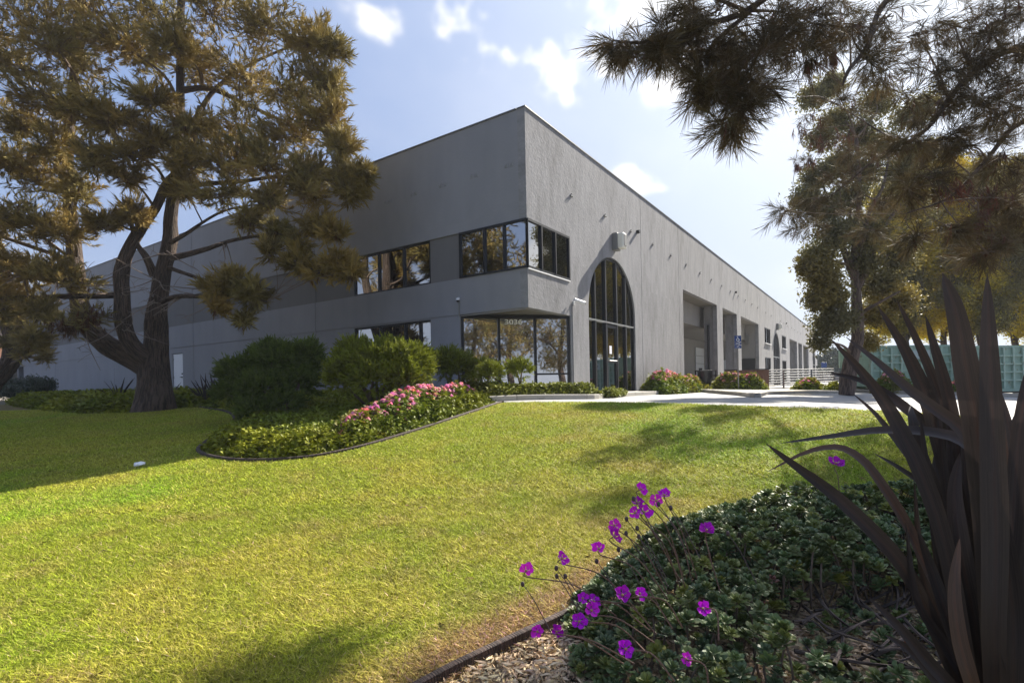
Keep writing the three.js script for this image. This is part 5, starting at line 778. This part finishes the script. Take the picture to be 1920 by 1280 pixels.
// ------------------------------------------------------------------ yard things on the right
{ // green open top containers with ribs
  const mk = (name, label, px0, px1, d0, d1, wheels, group) => {
    const a = at(px0, 700, d0), b = at(px1, 700, d1), dir = b.clone().sub(a).setY(0), L = dir.length(), yb = H((a.x + b.x) / 2, (d0 + d1) / 2) + .12, top = EYE + ray(px0, 648)[1] * d0;
    const t = thing(name, label, 'container', V(a.x, yb, a.z), group); t.rotation.y = -atan2(dir.z, dir.x); const h = top - yb, Wd = 2.4, P_ = (n, g, m, p = t) => part(n, g, m, p, false);
    const body = P_('body', [box(L - .1, h - .42, .05, L / 2, .3 + (h - .42) / 2, -.06), box(L - .1, h - .42, .05, L / 2, .3 + (h - .42) / 2, -Wd + .06), box(.05, h - .42, Wd - .2, .06, .3 + (h - .42) / 2, -Wd / 2), box(.05, h - .42, Wd - .2, L - .06, .3 + (h - .42) / 2, -Wd / 2), box(L - .1, .06, Wd - .1, L / 2, .32, -Wd / 2)], M.green);
    P_('top_rail', [box(L, .12, .13, L / 2, h - .06, -.055), box(L, .12, .13, L / 2, h - .06, -Wd + .055), box(.13, .12, Wd - .24, .065, h - .06, -Wd / 2), box(.13, .12, Wd - .24, L - .065, h - .06, -Wd / 2)], M.green); P_('bottom_rail', [box(L, .16, .14, L / 2, .22, -.06), box(L, .16, .14, L / 2, .22, -Wd + .06)], M.green);
    const n = Math.round(L / .62); for (let i = 0; i <= n; i++) P_('post', [box(.1, h - .42, .1, lerp(.05, L - .05, i / n), .3 + (h - .42) / 2, .02)], M.greenLight);
    for (let k = 1; k <= 4; k++) P_('rib', [box(L - .1, .07, .09, L / 2, .3 + (h - .42) * k / 5, .005)], M.greenLight);
    for (let k = 1; k <= 3; k++) P_('end_rib', [box(.06, .08, Wd - .2, .01, .3 + (h - .42) * k / 4, -Wd / 2)], M.green);
    P_('end_post', [box(.12, h - .12, .12, .06, (h - .12) / 2 + .1, -.02), box(.12, h - .12, .12, .06, (h - .12) / 2 + .1, -Wd + .06), box(.12, h - .12, .12, L - .06, (h - .12) / 2 + .1, -.02)], M.greenLight);
    for (const x of wheels) for (const z of [-.12, -Wd + .3]) { const w = P_('wheel', [new THREE.CylinderGeometry(.2, .2, .18, 20).rotateX(PI / 2).translate(x, .1, z)], M.black); P_('hub', [new THREE.CylinderGeometry(.08, .08, .2, 12).rotateX(PI / 2).translate(x, .1, z)], M.galv, w); }
    P_('underframe', [box(L - .6, .12, 1.2, L / 2, .09, -Wd / 2)], M.black);
    return [t, L, h, P_];
  };
  const [t, L, h, P_] = mk('open_top_container', 'green ribbed open top container behind the leaning gum tree', 1632, 1822, 29, 29.6, [.6, 6.6]);
  const { x: lx } = at(1730, 660, 29.2).sub(t.position); const font = await new FontLoader().loadAsync('fonts/droid/droid_sans_bold.typeface.json');
  const pl = P_('plate', [box(1.05, .5, .03, lx, h - .52, .045)], M.greenPlate); const tx = new TextGeometry('ERT', { font, size: .17, depth: .006, curveSegments: 4 }).translate(lx - .22, h - .6, .06); P_('lettering', [tx], M.black, pl);
  mk('open_top_container', 'green ribbed open top container running out of the photo on the right, wheel showing', 1826, 2110, 28.6, 30, [1.2, 6.4]);
}
{ // metal rail fence
  const d0 = 30, a = at(1441, 729, d0), b = at(1578, 727, 30.6), top = EYE + ray(1441, 694)[1] * d0, y0 = H(a.x, d0) + .02, t = thing('rail_fence', 'pale horizontal rail fence between the brown wall and the gum tree', 'fence', V(a.x, y0, a.z)), n = 8;
  for (let i = 0; i < n; i++) { const y = lerp(y0 + .12, top, i / (n - 1)); part('rail', [bar(V(a.x, y, a.z), V(b.x, y + .02, b.z), .03, 8)], M.galv, t); }
  for (const u of [0.005, .215, .6, .99]) { const p = a.clone().lerp(b, u); part('post', [box(.07, top - y0 + .06, .07, p.x, (top + y0) / 2, p.z - .05)], u > .1 && u < .3 ? M.brown : M.galv, t); }
}
{ // brown enclosure wall
  const d = 28.6, a = at(1360, 728, d), b = at(1441, 728, d), y0 = H(a.x, d) + .05, top = EYE + ray(1360, 694.5)[1] * d, L = b.x - a.x, t = thing('brown_wall', 'low reddish brown board wall with dark capping behind the parking sign', 'wall', V(a.x, y0, a.z));
  const n = 12; for (let i = 0; i < n; i++) part('board', [box(L / n - .012, top - y0, .05, a.x + L * (i + .5) / n, (top + y0) / 2, a.z - (i % 3) * .003)], M.brown, t);
  part('side_board', [box(.06, top - y0, 1.6, b.x + .02, (top + y0) / 2, b.z - .8)], M.brown, t); part('capping', [box(L * .31, .05, .12, a.x + L * .16, top + .03, a.z), box(L * .32, .05, .12, b.x - L * .16, top + .03, a.z)], M.black, t);
}
{ // wheeled bin and black rack
  const d = 25.2, p = at(1321.5, 728, d), y0 = H(p.x, d) + .13, t = thing('wheeled_bin', 'black wheeled bin beside the geraniums at the loading bay', 'bin', V(p.x, y0, p.z)), g = new THREE.CylinderGeometry(.34, .27, .76, 4, 1).rotateY(PI / 4).scale(1, 1, 1.1).translate(p.x, y0 + .44, p.z);
  part('body', [g], M.bin, t); part('lid', [rbox(.54, .06, .6, .02, p.x, y0 + .85, p.z + .01)], M.bin, t); part('handle', [bar(V(p.x - .2, y0 + .82, p.z - .33), V(p.x + .2, y0 + .82, p.z - .33), .018)], M.bin, t); for (const s of [-1, 1]) part('wheel', [new THREE.CylinderGeometry(.1, .1, .05, 16).rotateZ(PI / 2).translate(p.x + s * .2, y0 + .1, p.z - .24)], M.black, t);
  const dr = 26.2, q0 = at(1305, 728, dr), q1 = at(1343, 728, dr), yr = H(q0.x, dr) + .13, tr = EYE + ray(1305, 695)[1] * dr, r = thing('pipe_rack', 'black pipe railing behind the black wheeled bin', 'railing', V(q0.x, yr, q0.z));
  for (const u of [0, .28, .8, 1]) part('post', [box(.05, tr - yr, .05, lerp(q0.x, q1.x, u), (tr + yr) / 2, q0.z)], M.black, r); for (const u of [1, .72, .5, .28]) part('rail', [box(q1.x - q0.x + .04, .045, .045, (q0.x + q1.x) / 2, lerp(yr, tr, u), q0.z + .05)], M.black, r);
  const pb = at(1313, 694, 27); part('control_box', [box(.14, .12, .1, lerp(q0.x, q1.x, .25), tr + .07, q0.z)], M.black, r);
}
{ // parking sign
  const d = 24.4, p = at(1385.5, 727, d), y0 = H(p.x, d) + .1, S = EYE + ray(1385, 629)[1] * d, t = thing('parking_sign', 'blue wheelchair parking sign with three plates on a metal post', 'sign', V(p.x, y0, p.z));
  part('post', [box(.05, S - y0 + .02, .03, p.x + .0, (S + y0) / 2, p.z - .03)], M.galv, t);
  const font = await new FontLoader().loadAsync('fonts/droid/droid_sans_bold.typeface.json');
  const pl = (y, h) => part('plate', [rbox(.31, h, .012, .004, p.x, y - h / 2, p.z)], M.signBlue, t), txt = (s, sz, x, y, par) => part('lettering', [new TextGeometry(s, { font, size: sz, depth: .003, curveSegments: 4 }).translate(p.x + x, y, p.z + .007)], M.signWhite, par);
  const a = pl(S, .28), cx = p.x, cy = S - .14, z = p.z + .009;
  part('wheelchair_symbol', [new THREE.TorusGeometry(.062, .012, 6, 22, 4.6).rotateZ(2.4).translate(cx - .005, cy - .045, z), new THREE.SphereGeometry(.02, 10, 8).scale(1, 1, .3).translate(cx - .02, cy + .088, z), bar(V(cx - .018, cy + .065, z), V(cx - .005, cy - .02, z), .012), bar(V(cx - .012, cy + .03, z), V(cx + .045, cy + .03, z), .009), bar(V(cx - .005, cy - .02, z), V(cx + .05, cy - .022, z), .012), bar(V(cx + .05, cy - .022, z), V(cx + .075, cy - .09, z), .011)], M.signWhite, a);
  const b = pl(S - .3, .13); part('arrow', [box(.14, .03, .004, cx, S - .365, z), new THREE.CylinderGeometry(.0, .045, .05, 3).rotateZ(-PI / 2).scale(1, 1, .06).translate(cx + .09, S - .365, z), new THREE.CylinderGeometry(.0, .045, .05, 3).rotateZ(PI / 2).scale(1, 1, .06).translate(cx - .09, S - .365, z)], M.signWhite, b);
  const c = pl(S - .45, .14); txt('VAN', .036, -.055, S - .51, c); txt('ACCESSIBLE', .026, -.118, S - .562, c);
}
{ // far blue sign and buildings
  const d = 52, p = at(1545.5, 684, d), t = thing('blue_sign', 'small blue sign on a post beyond the rail fence', 'sign', V(p.x, H(p.x, d), p.z)); part('plate', [rbox(.55, .5, .03, .02, p.x, p.y, p.z)], M.signBlue, t); part('post', [bar(V(p.x, H(p.x, d), p.z - .04), V(p.x, p.y + .2, p.z - .04), .03)], M.galv, t);
  const e = 140, q = at(1545, 690, e), g = H(q.x, e), u = thing('far_building', 'low salmon building far beyond the end of the warehouse', 'building', V(q.x, g - .5, q.z)); const top = EYE + ray(1545, 670)[1] * e;
  part('wall', [box(16, top - g + .5, 10, q.x, (top + g - .5) / 2, q.z)], M.beige, u); part('roof', [box(16.6, .4, 10.6, q.x, top + .22, q.z)], M.conc, u); for (let i = 0; i < 3; i++) part('window', [box(1.6, 1.2, .1, q.x - 4 + i * 4, g + 2, q.z + 5.03)], M.frame, u);
}
{ // beige building past the left end
  const p0 = facL(61, -3), u = thing('beige_building', 'beige stucco building past the left end of the warehouse', 'building', V(p0[0], -.3, -p0[1])); u.rotation.y = PI / 2 - AZ;
  const P_ = (n, g, m, p = u) => part(n, g, m, p, false);
  P_('wall', [box(40, 7.2, 18, 10, 3.4, -9)], M.beige); P_('roof', [box(40.5, .25, 18.5, 10, 7.12, -9)], M.conc); P_('wall_base', [box(40.1, 1.3, 18.1, 10, .4, -9)], mat(.62, .55, .47, .9)); P_('upper_band', [box(40.06, 1.6, 18.06, 10, 4.5, -9)], mat(.42, .22, .13, .9));
  for (let i = 0; i < 4; i++) P_('window', [box(2.2, 1.4, .1, -6 + i * 7, 2.6, .03)], M.frame);
}
{ // crumpled paper on the lawn
  const g0 = gnd(262, 877), g = new THREE.IcosahedronGeometry(.07, 3); const a = g.attributes.position; for (let i = 0; i < a.count; i++) { const v = V(a.getX(i), a.getY(i), a.getZ(i)), k = .55 + .9 * noise3(v.x * 26 + 3, v.y * 26, v.z * 26); a.setXYZ(i, v.x * k * 1.15, v.y * k * .62, v.z * k); } g.computeVertexNormals();
  solo('crumpled_paper', [g.translate(g0.x, g0.y + .05, g0.z)], M.paper, 'crumpled white paper lying on the lawn at the shadow edge', 'litter');
}

// ------------------------------------------------------------------ grass: clumps of blades over the lawn
{
  const clump = (n, rad, hgt, seed, wid) => { const r = rng(seed), cols = []; const g = tri((put0) => { let c; const put = (...a) => { put0(...a); for (let k = 0; k < 3; k++) cols.push(...c); }; for (let i = 0; i < n; i++) { const a = r() * 6.28, q = rad * sqrt(r()), x = cos(a) * q, z = sin(a) * q, b = r() * 6.28, h = hgt * (.4 + .9 * r()), le = h * (.25 + 1.2 * r()), w = wid * (.6 + .7 * r()), dx = cos(b), dz = sin(b), sx = -dz * w / 2, sz = dx * w / 2, k = .45 + .95 * r(), st = r() < .1 ? 1 : 0; c = [k * lerp(1, 1.3, st), k * lerp(1, 1.05, st), k * lerp(1, 3.2, st)]; const mx = x + dx * le * .35, mz = z + dz * le * .35, my = h * .62; put([x - sx, -.012, z - sz], [x + sx, -.012, z + sz], [mx + sx * .8, my, mz + sz * .8]); put([x - sx, -.012, z - sz], [mx + sx * .8, my, mz + sz * .8], [mx - sx * .8, my, mz - sz * .8]); put([mx - sx * .8, my, mz - sz * .8], [mx + sx * .8, my, mz + sz * .8], [x + dx * le, h * .95, z + dz * le]); } }); g.setAttribute('color', new THREE.Float32BufferAttribute(cols, 3)); return g; };
  const near = [1, 2, 3].map((s) => clump(30, .075, .042, s + 70, .005)), far = [1, 2, 3].map((s) => clump(34, .13, .042, s + 80, .009));
  const r = rng(123), A = [[], [], []], B = [[], [], []];
  const tint = (x, d) => {
    const dry = sstep(.42, .66, .62 * fbm3(x * .55, d * .55, 2, 4) + .38 * noise3(x * 2.6, d * 2.6, 5)), lush = sstep(.5, .72, fbm3(x * .38 + 20, d * .38, 7, 3)), worn = sstep(.5, .06, edgeDist(x, d, mulchEdge)) * 1.1; // browned strip against the edging
    const brown = clamp(worn * (.55 + .9 * noise3(x * 3, d * 3, 9)) + sstep(.72, .82, noise3(x * 2.6 + 3, d * 2.6, 1)) * .3); const k = .82 + .36 * r();
    let c = [lerp(.88, 1.08, dry), lerp(.96, 1.01, dry), lerp(.85, 1.5, dry)]; c = [c[0] * lerp(1, .8, lush), c[1] * lerp(1, 1.02, lush), c[2] * lerp(1, .75, lush)];
    c = [lerp(c[0], 1.05, brown), lerp(c[1], .68, brown), lerp(c[2], 3.6, brown)]; if (r() < .1) c = [1.45, 1.2, 4.5]; return [c[0] * k, c[1] * k, c[2] * k];
  };
  let n = 0; for (let tries = 0; tries < 1500000 && n < 125000; tries++) {
    const z = 1.9 + 15.5 * pow(r(), 1.35), x = lerp(-1.04 * z - .3, min(1.02 * z + .3, 6.6), r());
    if (r() > .3 + .7 * (x + 1.04 * z) / (2 * z) * .2 + .45) continue;
    if (!inPoly(x, z, lawnPoly) || inPoly(x, z, mulchEdge)) continue; n++;
    const y = H(x, z), nx = (H(x + .1, z) - H(x - .1, z)) / .2, nd = (H(x, z + .1) - H(x, z - .1)) / .2; const it = [V(x, y, -z), V(-nx + rs(.06), 1, nd + rs(.06)).normalize(), r() * 6.28, .8 + .5 * r(), tint(x, z)];
    (z < 5.5 ? A : B)[floor(r() * 3)].push(it);
  }
  const lawnGrass = new THREE.Group(); lawnGrass.name = 'grass'; scene.add(lawnGrass); tag(lawnGrass, 'sunlit yellow green lawn grass with dry patches', 'grass', null, 'stuff');
  A.forEach((l, i) => inst('grass_blades', near[i], grassMat, l, lawnGrass)); B.forEach((l, i) => inst('grass_blades', far[i], grassMat, l, lawnGrass));
}
{ // dead leaves and needles dropped on the lawn
  const r = rng(321), it = [], g = tri((put) => { for (let i = 0; i < 3; i++) { const a = r() * 6.28, x = (r() - .5) * .03, z = (r() - .5) * .03, L = .012 + .02 * r(), w = .004 + .006 * r(); put([x - cos(a) * L, .004, z - sin(a) * L], [x - sin(a) * w, .012, z + cos(a) * w], [x + cos(a) * L, .006 + .01 * r(), z + sin(a) * L]); put([x - cos(a) * L, .004, z - sin(a) * L], [x + cos(a) * L, .008, z + sin(a) * L], [x + sin(a) * w, .002, z - cos(a) * w]); } });
  while (it.length < 420) { const z = 2 + 10 * pow(r(), 1.2), x = lerp(-1 * z, min(z, 6.4), r()); if (!inPoly(x, z, lawnPoly) || inPoly(x, z, mulchEdge)) continue; if (noise3(x * 1.3, z * 1.3, 4) < .42) continue; const k = .4 + .8 * r(); it.push([onG(x, z, .025), V(rs(.4), 1, rs(.4)).normalize(), r() * 6.28, .8 + .9 * r(), [k, k * .7, k * .5]]); }
  tag(inst('fallen_leaves', g, mat(.16, .11, .07, .85), it, scene), 'brown bits of dead leaf scattered over the lawn', 'leaf litter');
}
renderer.render(scene, camera);
